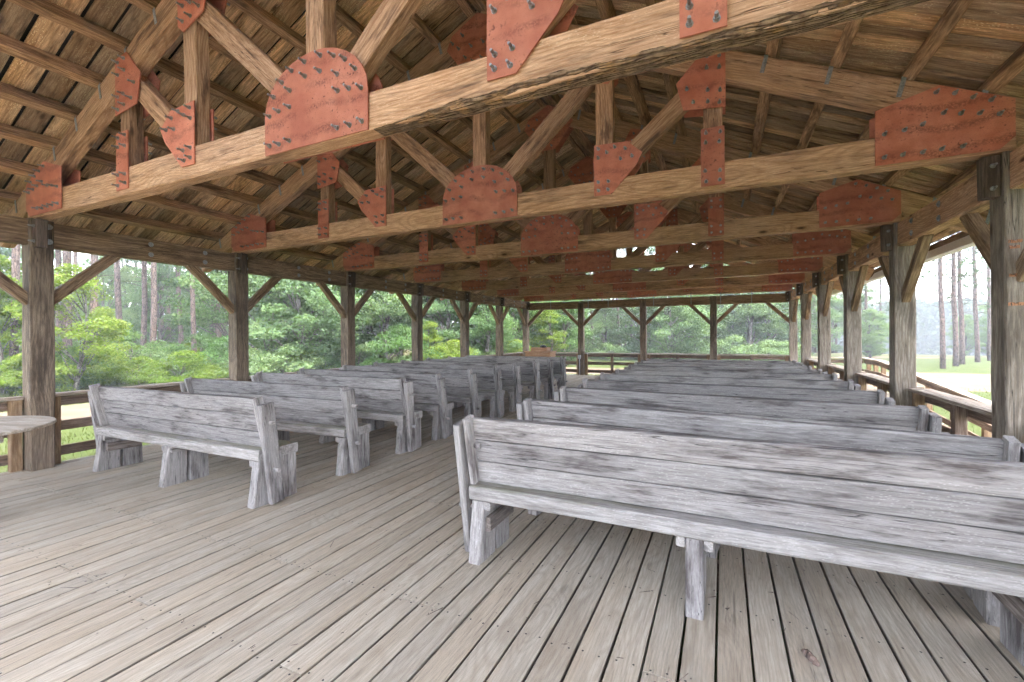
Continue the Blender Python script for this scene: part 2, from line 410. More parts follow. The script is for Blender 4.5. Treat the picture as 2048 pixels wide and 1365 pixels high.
_cache = {}
def timber(L, w, h, mat, var=0, jit=0.002, ch=0.006, step=0.3, taper=None):
    """a sawn timber from x=0 to x=L, w across (y), h deep (z), eased edges and slightly uneven faces"""
    key = (round(L, 3), w, h, mat, var, jit, ch, taper)
    if key in _cache: return _cache[key]
    rnd = random.Random(hash(key) & 0xffff)
    n = max(2, int(L / step) + 1)
    V, Fc = [], []
    ph = [rnd.uniform(0, 9) for _ in range(4)]
    for i in range(n):
        x = L * i / (n - 1)
        k = 1.0
        if taper: k = taper[0] + (taper[1] - taper[0]) * i / (n - 1)
        a, b = w / 2 * (k if taper else 1), h / 2
        bow = math.sin(x * 0.9 + ph[0]) * jit * 0.8
        bow2 = math.sin(x * 0.7 + ph[1]) * jit * 0.8
        for (y, z) in ((-a + ch, -b), (a - ch, -b), (a, -b + ch), (a, b - ch), (a - ch, b), (-a + ch, b), (-a, b - ch), (-a, -b + ch)):
            V.append((x, y + bow + rnd.uniform(-jit, jit), z + bow2 + rnd.uniform(-jit, jit)))
    for i in range(n - 1):
        for j in range(8):
            q = i * 8 + j; q2 = i * 8 + (j + 1) % 8
            Fc.append((q, q2, q2 + 8, q + 8))
    Fc.append(tuple(reversed(range(8))))
    Fc.append(tuple(range((n - 1) * 8, n * 8)))
    Fc = [tuple(reversed(f)) for f in Fc]
    m = mesh('timber', V, Fc, mat)
    _cache[key] = m
    return m

def frame(p0, p1, side=(0, 1, 0)):
    x = (Vector(p1) - Vector(p0)).normalized()
    s = Vector(side)
    z = x.cross(s).normalized()
    y = z.cross(x).normalized()
    m = Matrix((x, y, z)).transposed().to_4x4()
    m.translation = p0
    return m

def bar(name, p0, p1, w, h, mat, parent, side=(0, 1, 0), var=0, jit=0.002, ch=0.006, step=0.3, taper=None):
    L = (Vector(p1) - Vector(p0)).length
    return link(name, timber(L, w, h, mat, var, jit, ch, step, taper), parent, frame(p0, p1, side))

def tube(path, radii, sides=8):
    V, Fc = [], []
    n = len(path)
    for i, p in enumerate(path):
        p = Vector(p)
        d = (Vector(path[min(i + 1, n - 1)]) - Vector(path[max(i - 1, 0)])).normalized()
        a = d.cross(Vector((0, 0, 1)) if abs(d.z) < 0.9 else Vector((1, 0, 0))).normalized()
        b = d.cross(a)
        for k in range(sides):
            t = 2 * math.pi * k / sides
            V.append(p + (a * math.cos(t) + b * math.sin(t)) * radii[i])
    for i in range(n - 1):
        for k in range(sides):
            q = i * sides + k; q2 = i * sides + (k + 1) % sides
            Fc.append((q, q2, q2 + sides, q + sides))
    Fc.append(tuple(reversed(range(sides)))); Fc.append(tuple(range((n - 1) * sides, n * sides)))
    return V, Fc

def join(parts):
    V, Fc = [], []
    for v, f in parts:
        o = len(V); V += [tuple(p) for p in v]; Fc += [tuple(i + o for i in q) for q in f]
    return V, Fc

def box(x0, x1, y0, y1, z0, z1):
    V = [(x, y, z) for x in (x0, x1) for y in (y0, y1) for z in (z0, z1)]
    return V, [(0, 1, 3, 2), (4, 6, 7, 5), (0, 4, 5, 1), (2, 3, 7, 6), (0, 2, 6, 4), (1, 5, 7, 3)]

def prism_xz(poly, y0, y1):
    n = len(poly)
    V = [(x, y0, z) for x, z in poly] + [(x, y1, z) for x, z in poly]
    F = [tuple(range(n)), tuple(reversed(range(n, 2 * n)))]
    F += [(i, i + n, (i + 1) % n + n, (i + 1) % n) for i in range(n)]
    return V, F

ORD = ['first', 'second', 'third', 'fourth', 'fifth', 'sixth', 'seventh', 'eighth', 'ninth', 'tenth', 'eleventh', 'twelfth', 'thirteenth', 'fourteenth', 'fifteenth', 'sixteenth', 'seventeenth', 'eighteenth', 'nineteenth', 'twentieth']

# ------------------------------------------------------------------ layout constants
XL, XR, XC = -6.67, 1.88, -2.43
Y0, BAY = 2.18, 2.20
ZC = 2.67            # post tops / bottom of bottom chords
SL = 0.46            # roof slope
TOP = 2.35           # rafter top at ridge above ZC
YE = Y0 + 6 * BAY    # far end
YB = Y0 - 2 * BAY - 0.75   # back edge of the deck

# ------------------------------------------------------------------ ground
def gz(x, y):
    d = math.hypot(x, y)
    z = -0.50 + 0.03 * mnoise.noise((x * 0.11, y * 0.11, 0.3))
    k = min(1, max(0, (d - 48) / 70))
    if x > 0: z -= 2.6 * k * k * (3 - 2 * k) * min(1, x / 15)
    if x < -16: z += min(1.0, (-16 - x) * 0.035)
    return z
V, Fc = [], []
rad = [0.0] + [2 + 1.6 * i for i in range(38)] + [66, 74, 84, 96, 112, 132, 160, 200, 260, 360, 520, 800, 1400, 2200]
NS = 96
for r_ in rad:
    for k in range(NS):
        a = 2 * math.pi * k / NS
        x, y = -2 + r_ * math.cos(a), 7 + r_ * math.sin(a)
        V.append((x, y, gz(x, y)))
for i in range(len(rad) - 1):
    for k in range(NS):
        q = i * NS + k; q2 = i * NS + (k + 1) % NS
        Fc.append((q, q + NS, q2 + NS, q2))
g = link('ground', mesh('ground', V, Fc, 'ground', True))
tag(g, 'grassy ground around the pavilion', None, None, 'structure')

def strip(name, pts, label, n_in=8, lift=0.035):
    """dirt sheet: pts is a list of (inner xy, outer xy) cross sections"""
    V, Fc = [], []
    m = len(pts)
    rnd = random.Random(5)
    sub = 6
    rows = []
    for i in range(m - 1):
        for s in range(sub):
            t = s / sub
            rows.append([Vector(a).lerp(Vector(b), t) for a, b in zip(pts[i], pts[i + 1])])
    rows.append([Vector(p) for p in pts[-1]])
    for a, b in rows:
        e0 = mnoise.noise((a.x * 0.7, a.y * 0.7, 1)) * 0.35
        e1 = mnoise.noise((b.x * 0.7, b.y * 0.7, 4)) * 0.35
        d = (b - a).normalized()
        a2, b2 = a + d * e0, b + d * e1
        for k in range(n_in + 1):
            p = a2.lerp(b2, k / n_in)
            edge = 0.0 if k in (0, n_in) else 1.0
            V.append((p.x, p.y, gz(p.x, p.y) + (lift if edge else -0.02)))
    for i in range(len(rows) - 1):
        for k in range(n_in):
            q = i * (n_in + 1) + k
            Fc.append((q, q + 1, q + n_in + 2, q + n_in + 1))
    return tag(link(name, mesh(name, V, Fc, 'dirt', True)), label, None, None, 'structure')
strip('dirt_road', [((-13.0, y), (-16.6 - 0.2 * math.sin(y * 0.2), y)) for y in range(-14, 17, 3)] +
      [((-12.3, 19), (-15.2, 22)), ((-9, 21.0), (-9.5, 25.5)), ((-4, 21.3), (-4, 26)), ((2, 20.5), (2, 26.5)), ((6, 19.5), (6.5, 28.0)), ((12, 18.5), (12, 28.5)), ((22, 17), (22, 29)), ((40, 15), (40, 30))],
      'pale dirt road running past the pavilion')
strip('dirt_path', [((8.5, 43.5), (8.5, 45.5)), ((12, 43.8), (12, 46.0)), ((15.5, 44.2), (15.5, 45.6))], 'bare dirt path on the far grass')

# ------------------------------------------------------------------ deck floor
deck = tag(empty('deck_floor', (0, 0, 0)), 'weathered grey plank deck floor of the pavilion', None, None, 'structure')
PW = 0.1414
x_left, x_right = XL - 0.15, XR + 0.16
ncol = int((x_right - x_left) / PW)
JO = 0.61
nj = int((YE + 0.25 - YB) / JO)
nails = []
rnd = random.Random(21)
cols_x = []
for c in range(ncol):
    x = -0.0319 + PW * (c - round((-0.0319 - x_left) / PW)) + PW / 2
    cols_x.append(x)
    j = 0
    first = rnd.choice([3, 4, 5, 6, 7, 8])
    ln = first
    while j < nj:
        e = min(nj, j + ln)
        if nj - e < 3: e = nj
        L = (e - j) * JO - 0.006
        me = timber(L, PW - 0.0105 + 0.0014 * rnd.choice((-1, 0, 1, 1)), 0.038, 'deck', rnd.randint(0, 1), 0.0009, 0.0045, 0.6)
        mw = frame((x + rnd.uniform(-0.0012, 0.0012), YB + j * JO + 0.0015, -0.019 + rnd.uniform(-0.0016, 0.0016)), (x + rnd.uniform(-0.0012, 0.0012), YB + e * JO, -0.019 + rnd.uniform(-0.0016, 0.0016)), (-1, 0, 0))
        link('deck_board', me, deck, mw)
        for q in range(j, e + 1):
            y = YB + q * JO + (0.02 if q == j else -0.02 if q == e else rnd.uniform(-0.012, 0.012))
            if y < 11:
                for sx in (-0.036, 0.036):
                    nails.append((x + sx + rnd.uniform(-0.008, 0.008), y + rnd.uniform(-0.01, 0.01)))
        j = e
        ln = rnd.choice([5, 6, 7, 8])
V, Fc = [], []
for (x, y) in nails:
    o = len(V)
    for k in range(6):
        a = k * math.pi / 3
        V.append((x + 0.0052 * math.cos(a), y + 0.0052 * math.sin(a), 0.0042))
    Fc.append(tuple(range(o, o + 6)))
nl = link('nail_heads', mesh('nail_heads', V, Fc, 'felt'), deck)
nl['kind'] = 'stuff'
# joists and rim under the boards
for q in range(0, nj + 1, 2):
    y = YB + q * JO
    link('joist', timber(x_right - x_left - 0.1, 0.045, 0.19, 'rail', 0), deck, frame((x_left + 0.05, y, -0.137), (x_right - 0.05, y, -0.137)))
for xx in (x_left - 0.024, x_right + 0.005):
    link('rim_board', timber(YE + 0.22 - YB, 0.04, 0.24, 'concrete', 0), deck, frame((xx, YB, -0.145), (xx, YE + 0.22, -0.145), (1, 0, 0)))
link('rim_board', timber(x_right - x_left, 0.04, 0.24, 'concrete', 1), deck, frame((x_left, YE + 0.26, -0.145), (x_right, YE + 0.26, -0.145)))

# ------------------------------------------------------------------ roof
roof = tag(empty('roof', (0, 0, 0)), 'board roof on purlins seen from below', None, None, 'structure')
YR0, YR1 = Y0 - BAY - 0.62, YE + 0.75
EAVE = 5.18
nrm = math.sqrt(1 + SL * SL)
PH = 0.12
def roof_pt(side, off, y, lift):
    # lift measured perpendicular to the slope above the rafters' top line
    return Vector((XC + side * (off + lift * SL / nrm), y, ZC + TOP - SL * off + lift / nrm))
offs = [5.06 - 0.452 * k for k in range(12)]
for side in (-1, 1):
    for of in offs:
        link('purlin', timber(YR1 - YR0 - 0.04, 0.085, PH, 'purlin', random.randint(0, 4), 0.004, 0.006, 0.4), roof,
             frame(roof_pt(side, of, YR0 + 0.02, PH / 2 + 0.002), roof_pt(side, of, YR1 - 0.02, PH / 2 + 0.002), (side, 0, -SL)))
    y = YR0
    rnd = random.Random(31 + side)
    while y < YR1 - 0.05:
        w = rnd.choice((0.17, 0.19, 0.20, 0.215, 0.25)) if side < 0 else rnd.choice((0.125, 0.14, 0.15, 0.165, 0.19))
        gap = rnd.choice((0.010, 0.016, 0.026, 0.040))
        w = min(w, YR1 - y)
        cuts = [0.02, EAVE + 0.02]
        if rnd.random() < (0.5 if side < 0 else 0.28):
            cuts = [0.02, rnd.choice(offs[3:9]) , EAVE + 0.02]
        for a, b in zip(cuts[:-1], cuts[1:]):
            lift = PH + 0.016 + rnd.uniform(-0.002, 0.006)
            wd = round(w - gap, 3)
            L = (b - a - 0.004) * nrm
            key = round(L, 1)
            me = timber(L, wd, 0.022, 'roof_board', 0, 0.0018, 0.003, 0.8)
            y_c = y + w / 2
            link('roof_board', me, roof, frame(roof_pt(side, a + 0.002, y_c, lift), roof_pt(side, b - 0.002, y_c, lift + rnd.uniform(-0.002, 0.004)), (0, -side, 0)))
        y += w
    # roofing sheet above the boards
    a0, a1 = roof_pt(side, 0.0, YR0, PH + 0.05), roof_pt(side, EAVE + 0.06, YR0, PH + 0.05)
    b0, b1 = a0 + Vector((0, YR1 - YR0, 0)), a1 + Vector((0, YR1 - YR0, 0))
    up = Vector((side * SL, 0, 1)).normalized() * 0.03
    Vq = [a0, a1, b1, b0, a0 + up, a1 + up, b1 + up, b0 + up]
    link('roofing_sheet', mesh('roofing_sheet', Vq, [(0, 1, 2, 3), (7, 6, 5, 4), (0, 4, 5, 1), (1, 5, 6, 2), (2, 6, 7, 3), (3, 7, 4, 0)], 'felt'), roof)
    # fascia board at the eave
    p = roof_pt(side, EAVE + 0.05, 0, 0.03)
    link('fascia_board', timber(YR1 - YR0, 0.025, 0.14, 'beam', 2), roof, frame((p.x, YR0, p.z), (p.x, YR1, p.z), (1, 0, 0)))

rc = ZC + TOP + (PH + 0.06) * nrm
link('ridge_cap', mesh('ridge_cap', [(XC - 0.25, YR0, rc - 0.25 * SL + 0.03), (XC, YR0, rc + 0.04), (XC + 0.25, YR0, rc - 0.25 * SL + 0.03), (XC - 0.25, YR1, rc - 0.25 * SL + 0.03), (XC, YR1, rc + 0.04), (XC + 0.25, YR1, rc - 0.25 * SL + 0.03)], [(0, 1, 4, 3), (1, 2, 5, 4)], 'felt'), roof)
link('ridge_board', timber(YR1 - YR0 - 0.04, 0.06, 0.16, 'purlin', 1, 0.003), roof, frame((XC, YR0 + 0.02, ZC + TOP + 0.085), (XC, YR1 - 0.02, ZC + TOP + 0.085), (1, 0, 0)))
# gutter on the far eave side
gp = roof_pt(1, EAVE + 0.05, 0, -0.05)
V, Fc = [], []
prof = [(0.02, 0.06), (0.02, -0.05), (0.05, -0.075), (0.10, -0.07), (0.125, -0.02), (0.13, 0.055), (0.118, 0.055), (0.11, -0.015), (0.09, -0.058), (0.052, -0.063), (0.032, -0.042), (0.032, 0.06)]
for y in (YR0, YR1):
    for a, b in prof: V.append((gp.x + a, y, gp.z + b))
n = len(prof)
for i in range(n): Fc.append((i, (i + 1) % n, (i + 1) % n + n, i + n))
tag(link('rain_gutter', mesh('rain_gutter', V, Fc, 'gutter')), 'white rain gutter along the eave above the ramp', 'gutter')

# ------------------------------------------------------------------ trusses
CT = 0.125     # chord thickness
def hexpr(r, y0, y1, n=6):
    V = [(r * math.cos(2 * math.pi * k / n), y0, r * math.sin(2 * math.pi * k / n)) for k in range(n)]
    V += [(x, y1, z) for x, _, z in V]
    return V, [tuple(range(n)), tuple(reversed(range(n, 2 * n)))] + [(i, i + n, (i + 1) % n + n, (i + 1) % n) for i in range(n)]
BOLT_G = join([hexpr(0.017, 0.0, -0.004, 8), hexpr(0.0135, -0.004, -0.017), hexpr(0.0082, -0.017, -0.048)])
bolt_me = mesh('bolt', *BOLT_G, 'bolt')
arc = [(0.47 * math.cos(a), 0.26 + 0.35 * math.sin(a)) for a in [math.pi * k / 14 for k in range(15)]]
center_poly = [(-0.47, 0.0), (0.47, 0.0)] + arc
center_b = [(s * x, z) for s in (-1, 1) for x, z in ((0.42, 0.06), (0.32, 0.06), (0.22, 0.06), (0.42, 0.27), (0.32, 0.28), (0.22, 0.29))]
center_b += [(0.41 * math.cos(a), 0.27 + 0.29 * math.sin(a)) for a in [R(d) for d in (25, 45, 62, 80, 100, 118, 135, 155)]]
center_b += [(0.28 * math.cos(a), 0.27 + 0.20 * math.sin(a)) for a in [R(d) for d in (40, 75, 105, 140)]]
half_plates = {
    'diag': ([(1.30, .09), (1.47, .09), (1.70, .33), (1.76, .44), (1.62, .57), (1.30, .585)],
             [(1.345, .14), (1.435, .14), (1.345, .22), (1.445, .22), (1.345, .45), (1.425, .49), (1.345, .54), (1.50, .54), (1.60, .50), (1.67, .42), (1.56, .41)]),
    'strap': ([(2.265, .04), (2.455, .04), (2.455, .55), (2.265, .55)],
              [(x, z) for x in (2.305, 2.415) for z in (.085, .17, .42, .505)]),
    'topa': ([(2.06, 1.0), (2.12, .75), (2.465, .71), (2.465, 1.21), (2.28, 1.235)],
             [(2.42, 1.17), (2.32, 1.18), (2.42, 1.06), (2.31, 1.08), (2.42, .76), (2.32, .78), (2.20, .81), (2.42, .86), (2.32, .88), (2.15, .93)]),
    'topb': ([(1.12, 1.42), (1.18, 1.25), (1.44, 1.16), (1.51, 1.22), (1.51, 1.61), (1.26, 1.68)],
             [(1.17, 1.42), (1.23, 1.30), (1.33, 1.25), (1.44, 1.24), (1.34, 1.36), (1.44, 1.36), (1.30, 1.60), (1.44, 1.58), (1.28, 1.50), (1.44, 1.48)]),
    'heel': ([(3.5, .02), (4.2, .02), (4.28, .10), (4.28, .36), (3.88, .55), (3.5, .44)],
             [(3.56 + .11 * k, .075) for k in range(5)] + [(3.56, .25), (3.67, .265), (3.78, .28), (3.90, .345), (4.0, .32), (4.1, .295), (4.2, .27), (3.86, .50), (3.96, .465), (4.06, .42), (4.16, .375)]),
}
ridge_poly = [(-.12, 1.60), (.12, 1.60), (.40, 1.98), (.33, 2.13), (0, 2.30), (-.33, 2.13), (-.40, 1.98)]
ridge_b = [(s * x, z) for s in (-1, 1) for x, z in ((.06, 1.66), (.06, 1.78), (.15, 1.84), (.24, 1.96), (.32, 2.04), (.18, 2.10), (.08, 1.95))]
plates = [('center', center_poly, center_b), ('ridge', ridge_poly, ridge_b)]
for k, (po, bo) in half_plates.items():
    plates.append((k + '_r', po, bo))
    plates.append((k + '_l', [(-x, z) for x, z in reversed(po)], [(-x, z) for x, z in bo]))
PT = 0.009
plate_data = []
for k, po, bo in plates:
    me = mesh('gusset_plate', *prism_xz(po, -PT, 0.0), 'plate')
    bm_ = mesh('bolts', *join([([(v[0] + bx, v[1] - PT, v[2] + bz) for v in BOLT_G[0]], BOLT_G[1]) for bx, bz in bo]), 'bolt')
    plate_data.append((k, me, bo, bm_))
strap_me = mesh('purlin_strap', *join([box(-.016, .016, -.003, 0, -.12, .03), box(-.016, .016, -.003, .02, .03, .033)]), 'strap')

def truss(i, label, bolts_single, straps):
    y = Y0 + i * BAY
    t = empty('timber_truss', (XC, y, ZC), 0, label, 'truss', 'timber roof trusses')
    jt = 0.004
    # bottom chord with a slightly wavy lower edge
    bar('bottom_chord', (-4.29, 0, 0.12), (4.29, 0, 0.12), CT, 0.24, 'truss', t, var=i, jit=jt, ch=0.010, step=0.22)
    for s in (-1, 1):
        zt = 2.35
        d = 0.235 / 2 * nrm
        bar('top_chord', (s * 0.0, 0, zt - d), (s * 5.08, 0, zt - SL * 5.08 - d), CT - 0.006, 0.235, 'truss', t, side=(0, -s, 0), var=i + 20 * (s + 2), jit=jt, ch=0.010, step=0.25)
        bar('web_post', (s * 1.40, 0, 0.22), (s * 1.40, 0, 1.48), CT - 0.014, 0.165, 'web', t, var=i * 3 + s, jit=jt, ch=0.008)
        bar('web_post', (s * 2.36, 0, 0.22), (s * 2.36, 0, 1.05), CT - 0.016, 0.155, 'web', t, var=i * 3 + s + 1, jit=jt, ch=0.008)
        bar('web_brace', (s * 0.03, 0, 0.19), (s * 1.44, 0, 1.46), CT - 0.022, 0.17, 'web', t, side=(0, -s, 0), var=i * 5 + s, jit=jt, ch=0.008)
        bar('web_brace', (s * 1.46, 0, 0.30), (s * 2.34, 0, 1.06), CT - 0.024, 0.165, 'web', t, side=(0, -s, 0), var=i * 5 + s + 9, jit=jt, ch=0.008)
    bar('king_post', (0, 0, 0.22), (0, 0, 2.18), CT - 0.010, 0.17, 'web', t, var=i, jit=jt, ch=0.008)
    for k, me, bo, bm_ in plate_data:
        p = link('gusset_plate', me, t, Matrix.Translation((0, -CT / 2 - 0.006, 0)))
        if bolts_single:
            for bx, bz in bo:
                rz = random.uniform(0, 1)
                link('bolt', bolt_me, p, Matrix.Translation((bx + random.uniform(-.006, .006), -PT, bz + random.uniform(-.006, .006))) @ Matrix.Rotation(rz, 4, 'Y') @ Matrix.Rotation(random.uniform(-.06, .06), 4, 'X'))
        else:
            b = link('bolts', bm_, p); b['kind'] = 'stuff'
        # same plate on the back of the truss
        q = link('gusset_plate', me, t, Matrix.Translation((0, CT / 2 + 0.006, 0)) @ Matrix.Rotation(math.pi, 4, 'Z'))
        b = link('bolts', bm_, q); b['kind'] = 'stuff'
    if straps:
        for s in (-1, 1):
            for of in offs[:-1]:
                z = 2.35 - SL * of
                link('purlin_strap', strap_me, t, Matrix.Translation((s * (of - 0.03), -CT / 2 - 0.004, z - 0.01)) @ Matrix.Rotation(s * 0.25, 4, 'Y'))
    return t
truss_labels = {
    -1: 'timber truss spanning overhead just behind the viewpoint',
    0: 'nearest timber truss with bark-edged bottom chord and large salmon-red steel plates',
    1: 'second timber truss from the front, red plate meeting the post with orange marks',
    2: 'third timber truss from the front, with dark stain beside its strap plate',
    3: 'fourth timber truss from the front, blue sky showing just above its chord',
    4: 'fifth timber truss from the front, close above the fourth',
    5: 'sixth timber truss, last but one before the far end',
    6: 'farthest timber truss, tied down to the end beam by thin straps'}
truss_o = {}
for i in range(-1, 7):
    truss_o[i] = truss(i, truss_labels[i], i in (0, 1), i in (0, 1, 2, 3))

# bark left on the lower edge of the nearest bottom chord
def bark_strip(t, x0, x1, seed):
    V, Fc = [], []
    n = int((x1 - x0) / 0.018); m = 9
    for i in range(n + 1):
        x = x0 + (x1 - x0) * i / n
        fade = min(1, (i / n) * 6, (1 - i / n) * 6)
        hh = (0.034 + 0.030 * mnoise.noise((x * 2.3, seed, 0)) + 0.016 * mnoise.noise((x * 11, seed, 0)) + 0.007 * mnoise.noise((x * 40, seed, 0))) * fade + 0.003
        for k in range(m):
            a = -0.1 + (math.pi / 2 + 0.2) * k / (m - 1)
            rr = 1 + 0.30 * mnoise.noise((x * 9, k * 1.3, seed)) + 0.20 * mnoise.noise((x * 38, k * 2.7, seed))
            V.append((x, -CT / 2 + (CT - 0.03) * (1 - math.cos(a) * (0.95 + 0.05 * rr)) - (0.003 + 0.006 * rr) * fade, hh * (1 - math.sin(a) * (0.8 + 0.2 * rr)) - 0.007 * rr * fade - 0.002))
    for i in range(n):
        for k in range(m - 1):
            q = i * m + k
            Fc.append((q, q + 1, q + m + 1, q + m))
    o = link('bark_edge', mesh('bark_edge', V, Fc, 'bark_strip', True), t)
    o['label'] = 'rough bark left along the lower edge of the chord'
bark_strip(truss_o[0], 0.50, 3.42, 1.3)

# ------------------------------------------------------------------ posts, braces, beams
PWD = 0.195
def post(x, y, label, group, mat, braces, block=None, ztop=ZC - 0.004, var=0, dark=None):
    p = empty('timber_post', (x, y, 0), 0, label, 'post', group)
    bar('shaft', (0, 0, 0.0), (0, 0, ztop), PWD, PWD, mat, p, var=var, jit=0.003, ch=0.010, step=0.25)
    for (dx, dy, zb, ln) in braces:
        d = Vector((dx, dy, 0))
        s = Vector((-dy, dx, 0))
        a = d * (PWD / 2 - 0.03) + Vector((0, 0, zb - ln - 0.02))
        b = d * (PWD / 2 + ln + 0.015) + Vector((0, 0, zb + 0.03))
        bar('knee_brace', a, b, 0.080, 0.105, 'beam', p, side=s, var=var % 4, jit=0.003)
    if block:
        s = block
        bar('tie_block', (s * (PWD / 2 + 0.052), -0.03, 2.36), (s * (PWD / 2 + 0.055), -0.03, 2.652), 0.09, 0.095, 'dark_block_wood', p, var=0)
        for z in (2.42, 2.58):
            link('bolt', bolt_me, p, Matrix.Translation((s * (PWD / 2 + 0.05), -0.076, z)))
    for (bx, by, bz, ax) in ((0, -1, 2.60, 0), (0, -1, 2.42, 0)):
        pass
    return p
MT['dark_block_wood'] = wood('dark_block_wood', (0.05, 0.034, 0.025), (0.11, 0.08, 0.06), (0.18, 0.135, 0.105), (0.03, 0.02, 0.014), 0.5, var=0.3, knot=0.0)
ZB = 2.39
BR = 0.58
round_bolt = mesh('washer_bolt', *join([hexpr(0.030, 0.0, -0.006, 14), hexpr(0.016, -0.006, -0.016, 6)]), 'strap')
left_posts, right_posts = [], []
left_lab = ['first post on the left, dark cracked timber beside the round table', 'second post on the left, behind the first two benches',
            'third post along the left side, dark weathered timber', 'fourth post along the left side', 'fifth post along the left side',
            'sixth post along the left side, last before the corner', 'far left corner post behind the lectern']
right_lab = ['post at the right edge just beside the viewpoint', 'thick grey post at the right edge with rusty orange marks', 'second grey post from the right edge, beside the ramp railing',
             'third grey post from the right edge', 'fourth grey post from the right edge', 'fifth post from the right edge, dark and slim', 'far right corner post of the pavilion']
for i in range(-1, 7):
    y = Y0 + i * BAY
    br = []
    if i < 6: br.append((0, 1, ZB, BR))
    if i > -1: br.append((0, -1, ZB, BR))
    brl = br + ([(1, 0, ZB - 0.04, BR)] if i == 6 else [])
    brr = br + ([(-1, 0, ZB - 0.04, BR)] if i == 6 else [])
    ll = left_lab[i] if i >= 0 else 'post on the left side behind the viewpoint'
    lp = post(XL, y, ll, 'posts along the left side', 'post', brl, 1, var=i + 2)
    left_posts.append(lp)
    rp = post(XR, y, right_lab[i] if i >= 0 else 'post on the right side behind the viewpoint', 'posts along the right side', 'post_grey', brr, -1, var=i + 12)
    right_posts.append(rp)
    for z in (2.60, 2.44):
        link('washer_bolt', round_bolt, lp, Matrix.Translation((PWD / 2 + 0.002, 0.055, z)) @ Matrix.Rotation(math.pi / 2, 4, 'Z'))
end_lab = ['first inner post of the far end, with grey conduit box', 'middle post of the far end', 'third inner post of the far end']
for k in (1, 2, 3):
    x = XL + (XR - XL) * k / 4
    post(x, YE, end_lab[k - 1], 'posts across the far end', 'post', [(1, 0, ZB - 0.04, BR), (-1, 0, ZB - 0.04, BR)], None, ztop=2.66 if False else 2.60, var=k + 30)
# rusty horizontal marks on the big grey right-hand post
for z, w, xo in ((2.035, .07, -.045), (1.995, .055, -.05), (1.80, .045, -.055), (1.60, .085, -.04), (1.607, .06, .05)):
    link('rust_mark', mesh('rust_mark', *box(-w / 2, w / 2, -0.0015, 0.0015, -0.011, 0.011), 'mark'), right_posts[2], Matrix.Translation((xo, -PWD / 2 - 0.0045, z)))

def beam_side(x, label, mat):
    b = empty('eave_beam', (x, 0, ZB), 0, label, 'beam')
    for i in range(-1, 6):
        y0 = Y0 + i * BAY + PWD / 2 - 0.004
        y1 = Y0 + (i + 1) * BAY - PWD / 2 + 0.004
        bar('beam_span', (0, y0, 0.135), (0, y1, 0.135), 0.14, 0.265, mat, b, side=(1, 0, 0), var=i + 3, jit=0.004, ch=0.009)
        s = 1 if x < -3 else -1
        for yy in (y0 + BAY * 0.42, y0 + BAY * 0.72):
            for zz in (0.07, 0.2):
                link('washer_bolt', round_bolt, b, Matrix.Translation((s * 0.072, yy, zz)) @ Matrix.Rotation(s * math.pi / 2, 4, 'Z'))
    for yy, d in ((Y0 - BAY - PWD / 2, -1), (YE + PWD / 2, 1)):
        bar('beam_end', (0, yy, 0.135), (0, yy + d * 0.55, 0.135), 0.14, 0.265, 'beam', b, side=(1, 0, 0), var=9)
    return b
beam_side(XL, 'long brown eave beam over the left posts', 'beam')
beam_side(XR, 'long brown eave beam over the right posts', 'truss')
eb = empty('end_beam', (0, YE, 2.34), 0, 'brown beam across the far end, bright slit above it', 'beam')
for k in range(4):
    x0 = XL + (XR - XL) * k / 4 + PWD / 2 - 0.004
    x1 = XL + (XR - XL) * (k + 1) / 4 - PWD / 2 + 0.004
    bar('beam_span', (x0, 0, 0.13), (x1, 0, 0.13), 0.14, 0.26, 'beam', eb, var=k + 20, jit=0.004)
for x in (-5.65, -4.25, -3.55, -2.05, -0.9, -0.05, 0.8):
    link('tie_strap', mesh('tie_strap', *box(-.012, .012, -.083, -.08, 0.0, 0.36), 'strap'), eb, Matrix.Translation((x, 0, 0.02)))

# ------------------------------------------------------------------ railings
def railing(name_label, pts, out, cap_w=0.14, zoff=None, posts_mid=True, mat_board='rail'):
    """pts: list of (x,y) main support positions; out: outward unit vector"""
    r = empty('deck_railing', (pts[0][0], pts[0][1], 0), 0, name_label, 'railing')
    o = Vector((pts[0][0], pts[0][1], 0))
    out = Vector((*out, 0))
    for i in range(len(pts) - 1):
        a = Vector((*pts[i], 0)) - o; b = Vector((*pts[i + 1], 0)) - o
        d = (b - a).normalized()
        a2, b2 = a + d * 0.02, b - d * 0.02
        za = zb = 0
        for z0, z1 in ((0.635, 0.735), (0.355, 0.465), (0.07, 0.18)):
            zc = (z0 + z1) / 2
            bar('rail_board', a2 + out * 0.155 + Vector((0, 0, zc)), b2 + out * 0.155 + Vector((0, 0, zc)), 0.036, z1 - z0, mat_board, r, side=out, var=i, jit=0.002)
        bar('cap_rail', a + d * (PWD / 2 + 0.004) + out * (0.115 + cap_w * 0.0) + Vector((0, 0, 0.765)), b - d * (PWD / 2 + 0.004) + out * 0.115 + Vector((0, 0, 0.765)), cap_w, 0.036, 'rail_cap', r, side=out, var=i, jit=0.002)
        ps = [a + d * (PWD / 2 + 0.055), b - d * (PWD / 2 + 0.055)]
        if posts_mid: ps.append((a + b) / 2)
        for p in ps:
            bar('rail_post', p + out * 0.088 + Vector((0, 0, -0.14)), p + out * 0.088 + Vector((0, 0, 0.744)), 0.088, 0.088, 'rail_post' if p != ps[-1] or not posts_mid else 'rail', r, side=out, var=i % 3, jit=0.002)
    return r
railing('left side railing of three dark boards with a flat cap', [(XL, Y0 + i * BAY) for i in range(-1, 7)], (-1, 0), posts_mid=False)
railing('right side railing with a wide flat cap between grey posts', [(XR, Y0 + i * BAY) for i in range(-1, 6)], (1, 0), cap_w=0.20)
railing('far end railing of dark boards behind the lectern', [(XL + (XR - XL) * k / 4, YE) for k in range(5)], (0, 1))

